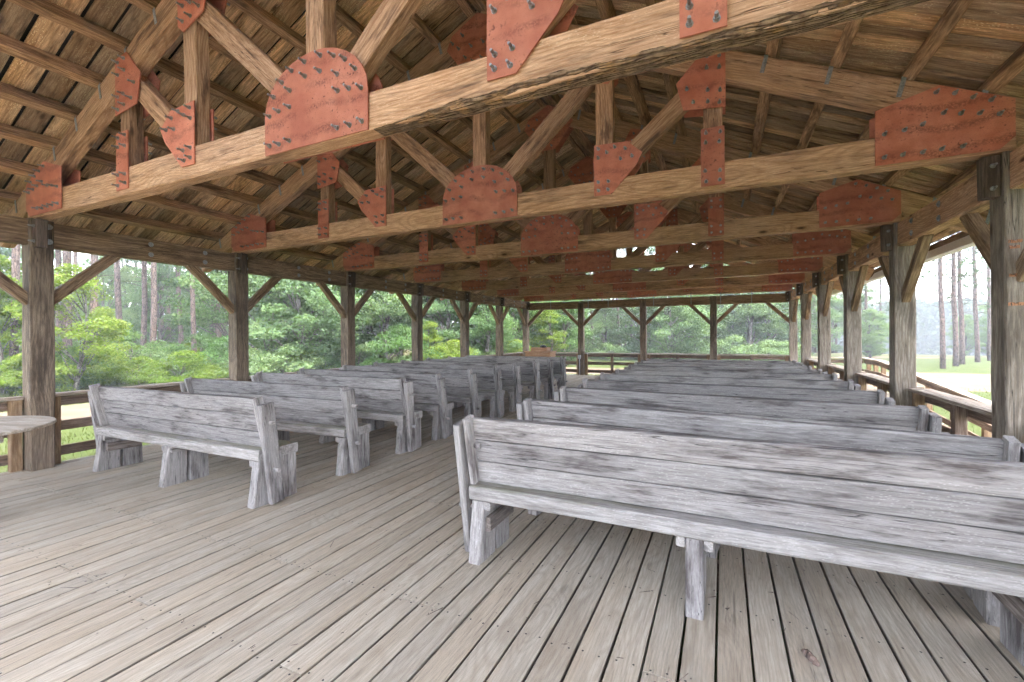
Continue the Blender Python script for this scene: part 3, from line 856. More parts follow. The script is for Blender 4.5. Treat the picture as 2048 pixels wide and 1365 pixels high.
# ------------------------------------------------------------------ access ramp outside the right side
ramp = empty('access_ramp', (XR + 0.2, YE - 1.0, 0), 0, 'wooden ramp with railing descending outside the right-hand posts', 'ramp')
ro_ = Vector((XR + 0.2, YE - 1.0, 0))
RX0, RX1, RYT, RYB = XR + 0.42, 3.58, 14.0, 4.9
def rp(x, y, z): return Vector((x, y, z)) - ro_
def rz_(y): return -0.02 if y > RYT else -0.02 - (RYT - y) * 0.0735
n = 0
y = RYB
while y < YE + 0.1:
    y2 = y + 0.135
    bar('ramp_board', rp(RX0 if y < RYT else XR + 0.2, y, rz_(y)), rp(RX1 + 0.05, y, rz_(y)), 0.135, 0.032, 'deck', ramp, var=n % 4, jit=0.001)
    n += 1
    y += 0.142
def ramp_rail(x):
    segs = [(YE + 0.05, 0.0), (RYT, 0.0), (RYB + 0.1, rz_(RYB + 0.1) + 0.02)]
    for (ya_, za_), (yb_, zb_) in zip(segs[:-1], segs[1:]):
        for zz, hh in ((0.625, 0.10), (0.36, 0.11), (0.10, 0.10)):
            bar('rail_board', rp(x, ya_, za_ + zz), rp(x, yb_, zb_ + zz), 0.036, hh, 'rail', ramp, side=(1, 0, 0), var=3)
        bar('cap_rail', rp(x, ya_ + 0.0, za_ + 0.715), rp(x, yb_, zb_ + 0.715), 0.15, 0.036, 'rail_cap', ramp, side=(1, 0, 0), var=2)
    y = YE - 0.05
    while y > RYB:
        z = 0.0 if y > RYT else rz_(y) + 0.02
        bar('rail_post', rp(x + 0.064, y, -0.55), rp(x + 0.064, y, z + 0.69), 0.088, 0.088, 'rail_post', ramp, var=1)
        y -= 1.05 if y < RYT else 0.62
ramp_rail(RX1)
bar('cap_rail', rp(XR + 0.28, YE + 0.05, 0.715), rp(RX1 - 0.08, YE + 0.05, 0.715), 0.15, 0.036, 'rail_cap', ramp, var=4)
for zz, hh in ((0.625, 0.10), (0.36, 0.11), (0.10, 0.10)):
    bar('rail_board', rp(XR + 0.24, YE + 0.05, zz), rp(RX1 - 0.03, YE + 0.05, zz), 0.036, hh, 'rail', ramp, var=5)

# ------------------------------------------------------------------ benches
def leg_mesh(kind, var):
    key = ('leg', kind, var)
    if key in _cache: return _cache[key]
    rnd = random.Random(var * 7 + len(kind))
    if kind == 'rear': b0, b1, t0, t1 = -0.035, 0.175, 0.015, 0.180
    else: b0, b1, t0, t1 = 0.200, 0.385, 0.212, 0.372
    j = lambda: rnd.uniform(-0.006, 0.006)
    # grain runs up the leg: local x is the height
    n = 5; V, Fc = [], []
    for i in range(n):
        k = i / (n - 1)
        y0 = b0 + (t0 - b0) * k + j() * 0.5; y1 = b1 + (t1 - b1) * k + j() * 0.5
        z = 0.37 * k
        c = 0.007
        for (x, y) in ((-0.042, y0 + c), (-0.042 + c, y0), (0.042 - c, y0), (0.042, y0 + c), (0.042, y1 - c), (0.042 - c, y1), (-0.042 + c, y1), (-0.042, y1 - c)):
            V.append((z, y, x))
    for i in range(n - 1):
        for q in range(8):
            a = i * 8 + q; b = i * 8 + (q + 1) % 8
            Fc.append((a, b, b + 8, a + 8))
    Fc += [tuple(reversed(range(8))), tuple(range((n - 1) * 8, n * 8))]
    m = mesh('leg', V, Fc, 'bench')
    _cache[key] = m
    return m
LEGROT = Matrix(((0, 0, 1, 0), (0, 1, 0, 0), (1, 0, 0, 0), (0, 0, 0, 1)))  # local (z,y,x) -> (x,y,z)
peg_me = mesh('peg', *hexpr(0.017, -0.085, 0.085, 10), 'bench')

def bench(cx, y, rz, L, label, group, seed):
    rnd = random.Random(seed)
    b = empty('plank_bench', (cx, y, 0), rz, label, 'bench', group)
    h = L / 2
    v = lambda: rnd.randint(0, 5)
    j = lambda s=0.004: rnd.uniform(-s, s)
    bar('seat_plank', (-h + j(), 0.098, 0.415), (h + j(), 0.098, 0.415 + j()), 0.19, 0.088, 'bench_seat', b, var=v(), jit=0.003, ch=0.009)
    bar('seat_plank', (-h + j(), 0.292 + j(), 0.413), (h + 0.006 + j(), 0.292 + j(), 0.413), 0.186, 0.086, 'bench_seat', b, var=v(), jit=0.003, ch=0.009)
    for sx in (-h + 0.05, j(0.04), h - 0.05):
        for kd in ('rear', 'front'):
            link('leg', leg_mesh(kd, v() % 4), b, Matrix.Translation((sx, 0, 0)) @ LEGROT)
        ins = -1 if sx > 0.3 else 1
        sides = (ins,) if abs(sx) > 0.3 else (-1, 1)
        for q in sides:
            bar('cleat', (sx + q * 0.066, 0.02, 0.343), (sx + q * 0.066, 0.375, 0.343), 0.044, 0.05, 'bench', b, side=(1, 0, 0), var=v() % 3)
        if abs(sx) > 0.3:
            bar('leg_tie', (sx + ins * 0.061, 0.04 + j(.02), 0.235 + j(.02)), (sx + ins * 0.061, 0.37 + j(.02), 0.25 + j(.03)), 0.036, 0.088, 'bench_dark', b, side=(1, 0, 0), var=v() % 3)
    lean = math.atan2(0.09, 0.425)
    du, dz = -math.sin(lean), math.cos(lean)
    for k in range(3):
        s = 0.072 + 0.1445 * k
        yy, zz = 0.122 + du * s, 0.466 + dz * s
        e = 0.018 + j(0.006)
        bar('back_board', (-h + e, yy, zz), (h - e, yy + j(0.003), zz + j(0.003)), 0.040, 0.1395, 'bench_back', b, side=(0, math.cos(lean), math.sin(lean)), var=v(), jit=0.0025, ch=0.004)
    for sgn in (-1, 1):
        x = sgn * (h + 0.004)
        yb, zb = 0.104, 0.468
        t = 0.440 + j(0.008)
        bar('back_batten', (x, yb - 0.02, zb), (x, yb - 0.02 + du * t, zb + dz * t), 0.084, 0.040, 'bench', b, side=(0, 1, 0), var=v() % 4)
        xo = sgn * (h + 0.056)
        tw = j(0.03)
        bar('back_upright', (xo - sgn * 0.006, 0.125, 0.02), (xo + sgn * 0.008, 0.005 + tw, 0.845 + j(0.02)), 0.122, 0.050, 'bench', b, side=(0, 1, 0), var=v(), jit=0.003)
        for (yy, zz) in ((0.085, 0.30 + j(.02)), (0.035 + tw * 0.8, 0.70 + j(.02))):
            link('peg', peg_me, b, Matrix.Translation((xo - sgn * 0.01 + j(.02), yy, zz)) @ Matrix.Rotation(math.pi / 2, 4, 'Z'))
    return b
near = {0: 'nearest'}
def row_label(i, side):
    if i == 0:
        return 'nearest bench on the left, its whole length and back showing beside the table' if side == 'left' else 'nearest bench, long grey plank back filling the right foreground'
    if i == 9:
        return 'farthest bench of the %s block, closest to the far end railing' % side
    return 'grey plank bench, %s from the front in the %s block' % (ORD[i], side)
LY = [2.41, 3.33, 4.26, 5.00, 5.87, 6.67, 7.46, 8.32, 9.16, 10.04]
LZ = [0.01, 0.015, 0.0, 0.01, -0.01, 0.01, 0.0, 0.012, -0.008, 0.0]
for i, y in enumerate(LY):
    bench(-4.745 + random.uniform(-.02, .02), y, LZ[i], 2.56, row_label(i, 'left'), 'benches in the left block', 100 + i)
RYL = [2.41, 3.27, 4.17, 4.99, 5.84, 6.63, 7.66, 8.30, 9.03, 9.75]
RYR = [2.40, 2.93, 3.98, 4.88, 5.83, 6.71, 7.58, 8.31, 9.06, 9.93]
for i, (a, b) in enumerate(zip(RYL, RYR)):
    bench(-0.09 + random.uniform(-.02, .02), (a + b) / 2, math.atan2(b - a, 2.74), 2.66, row_label(i, 'right'), 'benches in the right block', 200 + i)

# ------------------------------------------------------------------ round table
tb = empty('round_table', (-5.13, 1.18, 0), 0.3, 'round wooden table with a thin pale top beside the first left post', 'table')
V, Fc = [], []
N = 64
prof = [(0.0, 0.0), (0.565, 0.0), (0.572, 0.004), (0.572, 0.020), (0.566, 0.024), (0.0, 0.024)]
for (r_, z) in prof[1:-1]:
    for k in range(N):
        a = 2 * math.pi * k / N
        V.append((r_ * math.cos(a), r_ * math.sin(a), z - 0.012))
for i in range(3):
    for k in range(N):
        q = i * N + k; q2 = i * N + (k + 1) % N
        Fc.append((q, q2, q2 + N, q + N))
Fc.append(tuple(reversed(range(N)))); Fc.append(tuple(range(3 * N, 4 * N)))
link('table_top', mesh('table_top', V, Fc, 'ply'), tb, Matrix.Translation((0, 0, 0.728)))
for a in (0, math.pi / 2):
    d = Vector((math.cos(a), math.sin(a), 0))
    bar('top_bearer', d * -0.46 + Vector((0, 0, 0.680 - 0.001 * a)), d * 0.46 + Vector((0, 0, 0.680 - 0.001 * a)), 0.075, 0.07 - 0.004 * a, 'rail_cap', tb, side=(-d.y, d.x, 0))
    bar('foot', d * -0.26 + Vector((0, 0, 0.045)), d * 0.26 + Vector((0, 0, 0.045)), 0.085, 0.085 - 0.004 * a, 'rail_cap', tb, side=(-d.y, d.x, 0))
bar('pedestal', (0, 0, 0.07), (0, 0, 0.66), 0.13, 0.13, 'rail_cap', tb)

# ------------------------------------------------------------------ lectern at the far end
lc = empty('lectern', (-5.22, 13.2, 0), 0, 'brown slatted wooden lectern standing at the far left', 'lectern')
LW, LD = 0.37, 0.24
for (x, y) in ((-LW, -LD), (LW, -LD), (-LW, LD), (LW, LD)):
    bar('corner_post', (x, y, 0), (x, y, 0.86), 0.06, 0.06, 'pulpit', lc)
for k in range(5):
    x = -0.26 + 0.13 * k
    bar('slat', (x, -LD, 0.03), (x, -LD, 0.80), 0.022, 0.062, 'pulpit', lc, side=(0, 1, 0), var=k)
for sx in (-1, 1):
    for k in range(3):
        y = -0.13 + 0.13 * k
        bar('slat', (sx * LW, y, 0.03), (sx * LW, y, 0.80), 0.062, 0.022, 'pulpit', lc, side=(0, 1, 0), var=k)
    bar('side_panel', (sx * (LW - 0.025), -LD + 0.03, 0.44), (sx * (LW - 0.025), LD - 0.03, 0.44), 0.016, 0.82, 'pulpit', lc, side=(1, 0, 0))
bar('back_panel', (-LW + 0.03, -LD + 0.025, 0.43), (LW - 0.03, -LD + 0.025, 0.43), 0.016, 0.80, 'pulpit', lc)
bar('apron', (-LW - 0.035, -LD - 0.02, 0.80), (LW + 0.035, -LD - 0.02, 0.80), 0.03, 0.14, 'pulpit', lc)
for sx in (-1, 1):
    bar('apron', (sx * (LW + 0.02), -LD, 0.80), (sx * (LW + 0.02), LD + 0.03, 0.80), 0.03, 0.138, 'pulpit', lc, side=(1, 0, 0))
bar('top_board', (-LW - 0.06, 0, 0.888), (LW + 0.06, 0, 0.888), 2 * LD + 0.12, 0.03, 'pulpit', lc)
bar('reading_box', (-0.27, 0, 0.962), (0.27, 0, 0.962), 0.34, 0.115, 'pulpit', lc)
# dark rounded object on top
V, Fc = [], []
for i in range(7):
    t = math.pi / 2 * i / 6
    for k in range(16):
        a = 2 * math.pi * k / 16
        V.append((0.115 * math.cos(a) * math.cos(t) + 0.0, 0.085 * math.sin(a) * math.cos(t), 0.085 * math.sin(t) ** 0.8))
for i in range(6):
    for k in range(16):
        Fc.append((i * 16 + k, i * 16 + (k + 1) % 16, (i + 1) * 16 + (k + 1) % 16, (i + 1) * 16 + k))
Fc.append(tuple(reversed(range(16))))
cap = tag(empty('black_cap', (-5.11, 13.15, 1.022)), 'small rounded black object lying on top of the lectern', 'cap')
link('dome', mesh('dome', V, Fc, 'black', True), cap)
Vb, Fb = tube([(0.09 * math.cos(a), -0.06 - 0.05 * math.sin(a), 0.010) for a in [math.pi * k / 8 for k in range(9)]], [0.012] * 9, 6)
link('brim', mesh('brim', Vb, Fb, 'black', True), cap)

# conduit and outlet box on the first inner end post
cx_ = XL + (XR - XL) / 4
cd = empty('outlet_conduit', (cx_ - 0.03, YE - PWD / 2 - 0.03, 0), 0, 'grey electrical conduit with outlet box on a far end post', 'conduit')
Vc, Fc_ = tube([(0, 0.005, 0.0), (0, 0.005, 0.3), (0, 0.005, 0.60)], [0.018] * 3, 10)
link('pipe', mesh('pipe', Vc, Fc_, 'conduit', True), cd)
link('outlet_box', mesh('outlet_box', *join([box(-.045, .045, -.045, .025, .58, .70), box(-.050, .050, -.052, -.046, .575, .705)]), 'conduit'), cd)

# bark chip and pine needles on the deck
def chip(name, loc, rz, label, L, W, seed):
    V, Fc = [], []
    n, m = 14, 7
    for top in (1, 0):
        for i in range(n + 1):
            for k in range(m + 1):
                u = i / n - 0.5; w = k / m - 0.5
                edge = 1 - 0.5 * abs(2 * u) ** 2.2
                x = L * (u + 0.04 * mnoise.noise((w * 7, seed, 2)))
                y = W * w * edge * (1 + 0.5 * mnoise.noise((u * 9, seed, 0)))
                rim = max(0, 1 - max(abs(2 * u), abs(2 * w)) ** 3)
                z = (0.020 * rim * (1 + 0.8 * mnoise.noise((u * 14, w * 9, seed))) + 0.004) if top else 0.0035
                V.append((x, y, z))
    N1 = (n + 1) * (m + 1)
    for i in range(n):
        for k in range(m):
            q = i * (m + 1) + k
            Fc.append((q, q + m + 1, q + m + 2, q + 1)); Fc.append((q + N1, q + 1 + N1, q + m + 2 + N1, q + m + 1 + N1))
    for i in range(n):
        for k in (0, m):
            q = i * (m + 1) + k
            Fc.append((q, q + m + 1, q + m + 1 + N1, q + N1))
    for k in range(m):
        for i in (0, n):
            q = i * (m + 1) + k
            Fc.append((q, q + 1, q + 1 + N1, q + N1))
    o = link(name, mesh(name, V, Fc, 'bark'))
    o.location = loc; o.rotation_euler = (0, 0, rz)
    return tag(o, label, 'bark')
chip('bark_chip', (0.335, 2.28, 0.004), 2.0, 'brown bark chip on the deck under the nearest bench', 0.10, 0.035, 3.0)
chip('bark_chip', (0.985, 1.735, 0.004), -0.6, 'brown bark chip near the lower right corner of the deck', 0.075, 0.04, 8.0)
V, Fc = [], []
rnd = random.Random(77)
for k in range(900):
    if rnd.random() < 0.62:
        q = rnd.randint(0, nj); y = YB + q * JO + rnd.gauss(0, 0.05)
    else:
        y = rnd.uniform(0.6, 7)
    x = rnd.uniform(-4.6, 1.4)
    if y < 0.5: continue
    a = rnd.uniform(0, math.pi); l = rnd.choice((0.005, 0.008, 0.012, 0.018, 0.012, 0.008, 0.045)) * rnd.uniform(0.7, 1.3)
    w = rnd.uniform(0.0008, 0.002)
    if rnd.random() < 0.3: l, w = rnd.uniform(0.003, 0.007), rnd.uniform(0.002, 0.004)
    d = Vector((math.cos(a), math.sin(a), 0)); s = Vector((-d.y, d.x, 0))
    c = Vector((x, y, 0.0045 + rnd.uniform(0, 0.002)))
    o = len(V)
    V += [c - d * l - s * w, c + d * l - s * w * 0.5, c + d * l + s * w * 0.5 + Vector((0, 0, 0.003)), c - d * l + s * w]
    Fc.append((o, o + 1, o + 2, o + 3))
lt = link('pine_needle_litter', mesh('pine_needle_litter', V, Fc, 'bark'))
tag(lt, 'scattered pine needles and bits of debris on the deck', None, None, 'stuff')

# ------------------------------------------------------------------ vegetation
def leaf_quad(V, Fc, c, n, up, l, w):
    t = n.cross(up)
    if t.length < 1e-3: t = Vector((1, 0, 0))
    t.normalize(); b = n.cross(t).normalized()
    o = len(V)
    V += [c - t * l * 0.5, c + b * w * 0.5 + n * l * 0.08, c + t * l * 0.5, c - b * w * 0.5 + n * l * 0.08]
    Fc.append((o, o + 1, o + 2, o + 3))

def rvec(rnd):
    while True:
        v = Vector((rnd.uniform(-1, 1), rnd.uniform(-1, 1), rnd.uniform(-1, 1)))
        if 0.05 < v.length < 1: return v.normalized()

def make_broadleaf(seed, h, rx, base, nclump, nleaf, leaf, mat, bark='bark_grey', tr=0.16):
    rnd = random.Random(seed)
    tubes = []
    path = [Vector((0, 0, -0.3))]
    n = 7
    for i in range(1, n):
        path.append(path[-1] + Vector((rnd.uniform(-.12, .12), rnd.uniform(-.12, .12), (h * 0.82) / (n - 1))))
    tubes.append(tube(path, [tr * (1.25 - 1.0 * i / (n - 1)) for i in range(n)], 9))
    cl = []
    for k in range(nclump):
        zf = rnd.random() ** 0.9
        z = base + (h - base) * zf
        env = rx * (math.sin(math.pi * min(1, 0.13 + zf * 0.87)) ** 0.7) * rnd.uniform(0.8, 1.12)
        a = rnd.uniform(0, 2 * math.pi); rr = env * math.sqrt(rnd.uniform(0.12, 1.0))
        cl.append((Vector((rr * math.cos(a), rr * math.sin(a), z)), rx * rnd.uniform(0.16, 0.34)))
    for k in range(0, nclump, 2):
        c, r_ = cl[k]
        zi = min(max(1, int((c.z - 0.12 * h) / (h * 0.82) * (n - 1))), n - 1)
        s = path[zi].copy(); s.z = min(s.z, c.z - 0.05 * h)
        mid = s.lerp(c, 0.55) + Vector((0, 0, 0.10 * h * rnd.random()))
        tubes.append(tube([s, mid, c], [tr * 0.34, tr * 0.20, tr * 0.06], 5))
    trunk = mesh('trunk', *join(tubes), bark, True)
    V, Fc = [], []
    per = nleaf // nclump
    for c, r_ in cl:
        tilt = Vector((c.x, c.y, 0)).normalized() if (c.x or c.y) else Vector((1, 0, 0))
        for q in range(per):
            d = rvec(rnd) * r_ * (rnd.random() ** 0.42)
            p = c + Vector((d.x * 1.25, d.y * 1.25, d.z * 0.55 - 0.12 * (d.x ** 2 + d.y ** 2) / r_))
            nn = (rvec(rnd) * 0.9 + Vector((0, 0, 0.9)) + tilt * 0.25).normalized()
            l = leaf * rnd.uniform(0.6, 1.35)
            leaf_quad(V, Fc, p, nn, rvec(rnd), l, l * 0.62)
    return trunk, mesh('crown', V, Fc, mat)

def make_pine(seed, h, tr, crown_from, nb, mat='needle'):
    rnd = random.Random(seed)
    tubes = []
    n = 12
    lean = Vector((rnd.uniform(-.02, .02), rnd.uniform(-.02, .02), 1))
    path = [Vector((0, 0, -0.3))]
    for i in range(1, n):
        path.append(Vector((lean.x * h * i / (n - 1) + rnd.uniform(-.03, .03), lean.y * h * i / (n - 1) + rnd.uniform(-.03, .03), -0.3 + (h + 0.3) * i / (n - 1))))
    tubes.append(tube(path, [tr * (1.12 if i == 0 else 1.0 - 0.72 * (i / (n - 1)) ** 1.3) for i in range(n)], 10))
    V, Fc = [], []
    for k in range(nb):
        f = crown_from + (1 - crown_from) * (k + rnd.random()) / nb
        z = h * f
        a = k * 2.4 + rnd.uniform(-.5, .5)
        L = h * 0.17 * (1.05 - (f - crown_from) / (1 - crown_from) * 0.75) * rnd.uniform(0.6, 1.25)
        d = Vector((math.cos(a), math.sin(a), rnd.uniform(-0.05, 0.35)))
        s = Vector((lean.x * z, lean.y * z, z))
        m1 = s + d * L * 0.5 + Vector((0, 0, -0.05 * L)); e = s + d * L + Vector((0, 0, 0.12 * L))
        tubes.append(tube([s, m1, e], [tr * 0.20, tr * 0.13, tr * 0.05], 5))
        for q in range(rnd.randint(6, 10)):
            t = rnd.uniform(0.35, 1.05)
            p = (s.lerp(m1, t * 2) if t < 0.5 else m1.lerp(e, t * 2 - 1)) + rvec(rnd) * 0.26 * L
            tubes.append(tube([s.lerp(e, t * 0.9), p], [tr * 0.05, tr * 0.025], 4)) if q % 3 == 0 else None
            for w in range(24):
                dd = (rvec(rnd) + Vector((0, 0, 0.35))).normalized()
                ln = rnd.uniform(0.16, 0.30)
                sd = dd.cross(rvec(rnd)).normalized() * 0.014
                o = len(V)
                V.extend([p - sd, p + sd, p + dd * ln + sd * 0.4, p + dd * ln - sd * 0.4])
                Fc.append((o, o + 1, o + 2, o + 3))
    for k in range(5):   # dead stubs lower down
        z = h * rnd.uniform(0.2, crown_from)
        a = rnd.uniform(0, 6.28)
        d = Vector((math.cos(a), math.sin(a), 0.15))
        L = rnd.uniform(0.4, 1.5)
        tubes.append(tube([Vector((lean.x * z, lean.y * z, z)), Vector((lean.x * z, lean.y * z, z)) + d * L * 0.5 + Vector((0, 0, 0.08)), Vector((lean.x * z, lean.y * z, z)) + d * L], [tr * 0.12, tr * 0.08, tr * 0.03], 4))
    return mesh('trunk', *join(tubes), 'bark', True), mesh('crown', V, Fc, mat)

BL = [make_broadleaf(11, 9.0, 3.0, 0.6, 70, 22000, 0.150, 'leaf'),
      make_broadleaf(12, 7.5, 2.8, 0.4, 66, 21000, 0.140, 'leaf_soft'),
      make_broadleaf(13, 10.5, 3.2, 1.2, 74, 22000, 0.150, 'leaf_soft'),
      make_broadleaf(14, 8.0, 2.6, 0.4, 66, 21000, 0.140, 'leaf')]
SAP = [make_broadleaf(15, 5.2, 1.7, 0.7, 52, 9500, 0.115, 'leaf_bright', tr=0.08),
       make_broadleaf(16, 4.6, 1.5, 0.4, 46, 8500, 0.11, 'leaf_bright', tr=0.07)]
SH = [make_broadleaf(17, 1.7, 1.5, 0.0, 38, 7600, 0.085, 'leaf_bright', tr=0.04),
      make_broadleaf(18, 2.2, 1.7, 0.0, 40, 8000, 0.09, 'leaf', tr=0.04),
      make_broadleaf(19, 1.4, 1.6, 0.0, 38, 7600, 0.085, 'leaf_soft', tr=0.04)]
PN = [make_pine(21, 19, 0.135, 0.42, 36), make_pine(22, 21, 0.15, 0.46, 36), make_pine(23, 17, 0.115, 0.40, 32)]

LAWN = [make_pine(25, 15.5, 0.135, 0.24, 22), make_pine(26, 17, 0.125, 0.28, 24), make_pine(27, 14.5, 0.115, 0.22, 22)]
POSTS_U = [71, 478, 697, 836, 930, 1000, 1053, 1160, 1283, 1423, 1586, 1612, 1650, 1705, 1803, 2017]
GAPS = ['past the first left post', 'between first and second left posts', 'between second and third left posts', 'between third and fourth left posts',
        'between fourth and fifth left posts', 'between fifth and sixth left posts', 'between sixth left post and corner', 'in first gap of far end',
        'in second gap of far end', 'in third gap of far end', 'in last gap of far end', 'just right of far corner', 'two gaps right of far corner',
        'three gaps right of far corner', 'left of the second grey post', 'before the orange-marked post', 'past the orange-marked post']
def gap_of(u):
    k = 0
    while k < len(POSTS_U) and u > POSTS_U[k]: k += 1
    return k
plants = []
def plant(kind, proto, x, y, s=1.0, rz=None, sz=1.0, name='tree', cat='tree', desc='tree', grp='trees'):
    z = gz(x, y)
    q = project((x, y, 1.0))
    if q is None or q[0] < -130 or q[0] > 2140: return
    o = empty(name, (x, y, z), random.uniform(0, 6.28) if rz is None else rz)
    o.scale = (s, s, s * sz)
    link('trunk' if kind != 'shrub' else 'stems', proto[0], o)
    link('crown' if kind != 'shrub' else 'foliage', proto[1], o)
    plants.append((o, q[0], desc, cat, grp, kind, math.hypot(x, y)))
    return o

rnd = random.Random(4)
def from_u(u, dist):
    """point at image column u (at eye level) and distance along the view ray"""
    d = (fw + rv * ((u - 1024) / 893.4)); d.z = 0; d.normalize()
    return d.x * dist, d.y * dist
# --- pines with visible trunks
for u, dist in ((193, 24.8), (28, 22), (118, 30), (286, 31), (240, 36), (322, 42), (390, 27), (338, 46), (355, 52), (423, 33), (437, 30), (408, 44), (150, 48), (60, 40), (270, 56), (-30, 26), (135, 26), (305, 27), (362, 36), (450, 45)):
    x, y = from_u(u, dist)
    plant('pine', PN[rnd.randint(0, 2)], x, y, rnd.uniform(0.92, 1.1), name='pine_tree', desc='tall bare-trunked pine', grp='pines in the left woods')
for u, dist in ((560, 50), (640, 46), (745, 52), (800, 48), (885, 54), (965, 50), (1020, 60)):
    x, y = from_u(u, dist)
    plant('pine', PN[rnd.randint(0, 2)], x, y, rnd.uniform(0.9, 1.1), name='pine_tree', desc='tall pine behind leafy trees', grp='pines in the left woods')
for u, dist in ((1142, 38), (1186, 45), (1206, 42), (1225, 54), (1238, 40), (1250, 58), (1264, 50), (1195, 62), (1310, 52), (1345, 60), (1390, 55), (1452, 48), (1465, 56), (1502, 46), (1565, 50)):
    x, y = from_u(u, dist)
    plant('pine', PN[rnd.randint(0, 2)], x, y, rnd.uniform(0.85, 1.05), name='pine_tree', desc='slim pine trunk', grp='pines beyond the far end')
for (x, y, s) in ((10.64, 31.4, 0.92), (12.12, 34.1, 0.95), (13.24, 36.4, 0.98), (15.0, 39.2, 0.92), (16.5, 41.55, 0.9)):
    plant('pine', LAWN[(int(x)) % 3], x, y, s, name='pine_tree', desc='lone pine on the lawn', grp='pines on the right lawn')
for u, dist in ((1735, 46), (1762, 62), (1672, 60), (1690, 44), (1630, 56), (2035, 50)):
    x, y = from_u(u, dist)
    plant('pine', LAWN[rnd.randint(0, 2)], x, y, rnd.uniform(0.85, 1.05), name='pine_tree', desc='pine standing beyond the ramp', grp='pines beyond the ramp')
# --- broadleaf trees
for u, dist, p, s in ((540, 24, 1, 1.0), (600, 22, 1, 0.92), (655, 24, 2, 0.9), (470, 30, 0, 1.0), (575, 32, 0, 1.1), (725, 25, 3, 0.95), (770, 23, 1, 0.85), (800, 30, 0, 1.1), (860, 26, 3, 0.9),
                      (895, 24, 2, 0.75), (955, 27, 0, 0.9), (975, 23, 1, 0.65), (1028, 28, 3, 0.9), (1012, 36, 0, 1.1),
                      (1085, 30, 0, 0.85), (1115, 34, 3, 0.95), (1128, 29, 3, 0.68), (1075, 40, 2, 1.1), (1172, 46, 0, 0.9), (1210, 37, 1, 0.62), (1240, 60, 3, 1.1),
                      (1300, 36, 2, 0.85), (1340, 34, 1, 0.92), (1380, 38, 1, 0.9), (1415, 44, 0, 0.95), (1460, 42, 2, 0.85), (1500, 40, 1, 0.98), (1540, 42, 2, 0.9), (1580, 44, 1, 0.9), (1275, 50, 0, 1.0),
                      (1625, 50, 2, 0.8), (1665, 56, 1, 0.75), (1740, 44, 1, 0.50), (1720, 60, 2, 0.7), (1755, 58, 1, 0.55), (1930, 56, 1, 0.48), (1975, 60, 3, 0.45), (2030, 58, 2, 0.7),
                      (345, 50, 0, 1.0), (250, 54, 2, 1.0), (60, 50, 2, 0.9), (410, 48, 2, 1.0), (-40, 46, 0, 0.9), (210, 44, 2, 0.68), (320, 38, 2, 0.62), (110, 36, 1, 0.55), (430, 40, 2, 0.8)):
    x, y = from_u(u, dist)
    ds = ('leafy green broadleaf tree', 'soft grey-green broadleaf tree', 'tall pale green broadleaf tree', 'bushy deep green tree')[p]
    plant('tree', BL[p], x, y, s, name='broadleaf_tree', desc=ds, grp='broadleaf trees around the pavilion')
for u, dist, p, s in ((142, 20.5, 0, 0.80), (8, 21.5, 1, 0.8), (-40, 23, 0, 0.9), (860, 21, 1, 0.55), (1096, 27, 0, 0.7), (205, 24, 1, 0.62)):
    x, y = from_u(u, dist)
    plant('sapling', SAP[p], x, y, s, name='sapling_tree', desc='bright yellow-green young tree', grp='young trees at the wood edge')
# --- shrubs along the wood edge
sh = []
for k in range(28):
    u = -60 + 560 * (k + rnd.random() * 0.8) / 28
    sh.append((u, rnd.uniform(20, 30), rnd.choice((0, 0, 2, 1)), rnd.uniform(0.45, 0.85)))
for k in range(16):
    u = 500 + 560 * (k + rnd.random() * 0.8) / 16
    sh.append((u, rnd.uniform(20, 25), rnd.choice((0, 1, 2)), rnd.uniform(0.7, 1.05)))
for k in range(14):
    u = 1065 + 520 * (k + rnd.random() * 0.8) / 14
    sh.append((u, rnd.uniform(33, 42), rnd.choice((1, 2, 2)), rnd.uniform(0.8, 1.2)))
for u, dist, p, s in sh:
    x, y = from_u(u, dist)
    plant('shrub', SH[p], x, y, s, name='shrub', cat='shrub', desc=('bright green shrub', 'dark green shrub', 'pale green shrub')[p], grp='shrubs along the wood edge')
# labels: which one, counted within the gap it is seen through
from collections import defaultdict
bucket = defaultdict(list)
for t in plants: bucket[(gap_of(t[1]), t[2])].append(t)
for (gp_, ds), L_ in bucket.items():
    L_.sort(key=lambda t: t[1])
    for k, t in enumerate(L_):
        if len(L_) == 1: lab = '%s seen %s' % (ds, GAPS[gp_])
        else: lab = '%s %s from the left, seen %s' % (ds, ORD[min(k, 19)], GAPS[gp_])
        tag(t[0], lab, t[3], t[4])

# --- far woods: masses nobody could count
def woods(name, label, pts, mat, seed, leaf=0.55, dens=230):
    rnd = random.Random(seed)
    V, Fc = [], []
    for (x, y, h, r_) in pts:
        z0 = gz(x, y)
        nl = int(dens * h / 9)
        for q in range(nl):
            zf = rnd.random()
            rr = r_ * (math.sin(math.pi * min(1, 0.25 + zf * 0.75)) ** 0.6) * math.sqrt(rnd.random())
            a = rnd.uniform(0, 6.283)
            l = leaf * rnd.uniform(0.6, 1.4)
            nn = (rvec(rnd) + Vector((0, 0, 0.7))).normalized()
            leaf_quad(V, Fc, Vector((x + rr * math.cos(a), y + rr * math.sin(a), z0 + 0.2 + h * zf)), nn, rvec(rnd), l, l * 0.7)
    return tag(link(name, mesh(name, V, Fc, mat)), label, None, None, 'stuff')
rnd = random.Random(91)
pts = []
for k in range(170):
    u = rnd.uniform(-140, 1090); dd = rnd.uniform(52, 82)
    x, y = from_u(u, dd); pts.append((x, y, rnd.uniform(8, 13) * (0.62 if u < 470 else 1.0), rnd.uniform(2.2, 3.4)))
for k in range(110):
    u = rnd.uniform(1080, 1640); dd = rnd.uniform(56, 85)
    x, y = from_u(u, dd); pts.append((x, y, rnd.uniform(7, 11), rnd.uniform(2.2, 3.4)))
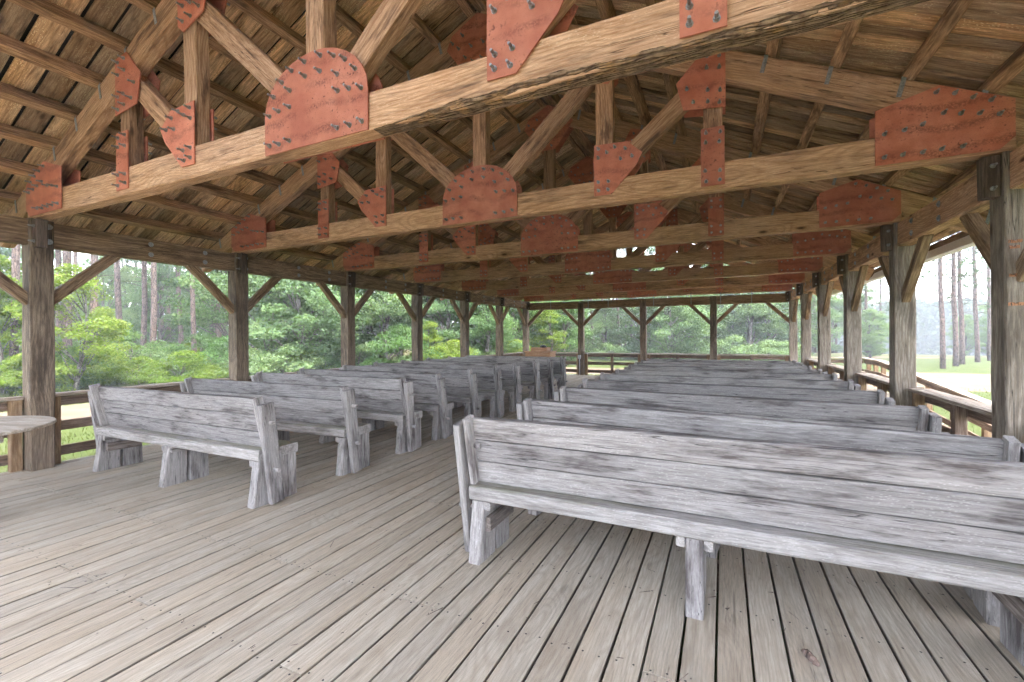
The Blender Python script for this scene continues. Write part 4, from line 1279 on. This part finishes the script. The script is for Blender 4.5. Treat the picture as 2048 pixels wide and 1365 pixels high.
woods('far_woods', 'dense woods closing the view behind the nearer trees', pts, 'leaf', 1)
pts = []
for k in range(260):
    u = rnd.uniform(1590, 2250); dd = rnd.uniform(122, 150)
    x, y = from_u(u, dd); pts.append((x, y, rnd.uniform(8.5, 11.5) , rnd.uniform(2.6, 4.0)))
woods('distant_treeline', 'blue-grey distant treeline across the field on the right', pts, 'needle', 2, 0.9, 420)

# --- grass blades near the deck
V, Fc = [], []
rnd = random.Random(17)
def blade(x, y, h):
    z = gz(x, y); a = rnd.uniform(0, 6.28); w = rnd.uniform(0.004, 0.009)
    d = Vector((math.cos(a), math.sin(a), 0)); ln = Vector((rnd.uniform(-.5, .5), rnd.uniform(-.5, .5), 0)) * h
    p = Vector((x, y, z - 0.01)); o = len(V)
    V.extend([p - d * w, p + d * w, p + ln + Vector((0, 0, h))]); Fc.append((o, o + 1, o + 2))
for k in range(26000):
    r_ = rnd.random()
    if r_ < 0.45: x, y = rnd.uniform(-13, -7), rnd.uniform(-1, 18)
    elif r_ < 0.7: x, y = rnd.uniform(-22, -16.5), rnd.uniform(0, 24)
    elif r_ < 0.9: x, y = rnd.uniform(3.8, 12), rnd.uniform(8, 21)
    else: x, y = rnd.uniform(-12, 4), rnd.uniform(15.9, 22)
    blade(x, y, rnd.uniform(0.04, 0.11) * (1.8 if x < -16.4 else 1))
tag(link('grass', mesh('grass', V, Fc, 'grass')), 'short green grass growing around the deck', None, None, 'stuff')

# ------------------------------------------------------------------ haze in the air
HAZE = 0.0023
if HAZE > 0:
    hm = bpy.data.materials.new('haze_air'); hm.use_nodes = True
    hn, hl = hm.node_tree.nodes, hm.node_tree.links
    hn.clear()
    ho = hn.new('ShaderNodeOutputMaterial'); hv = hn.new('ShaderNodeVolumePrincipled')
    hv.inputs['Color'].default_value = (0.86, 0.91, 1.0, 1)
    hv.inputs['Density'].default_value = HAZE
    hv.inputs['Anisotropy'].default_value = 0.0
    hl.new(hv.outputs['Volume'], ho.inputs['Volume'])
    MT['haze'] = hm
    hz = link('haze', mesh('haze', *box(-2300, 2300, -2300, 2300, -9.0, 27.0), 'haze'))
    hz['kind'] = 'stuff'; hz['label'] = 'pale summer haze filling the air'
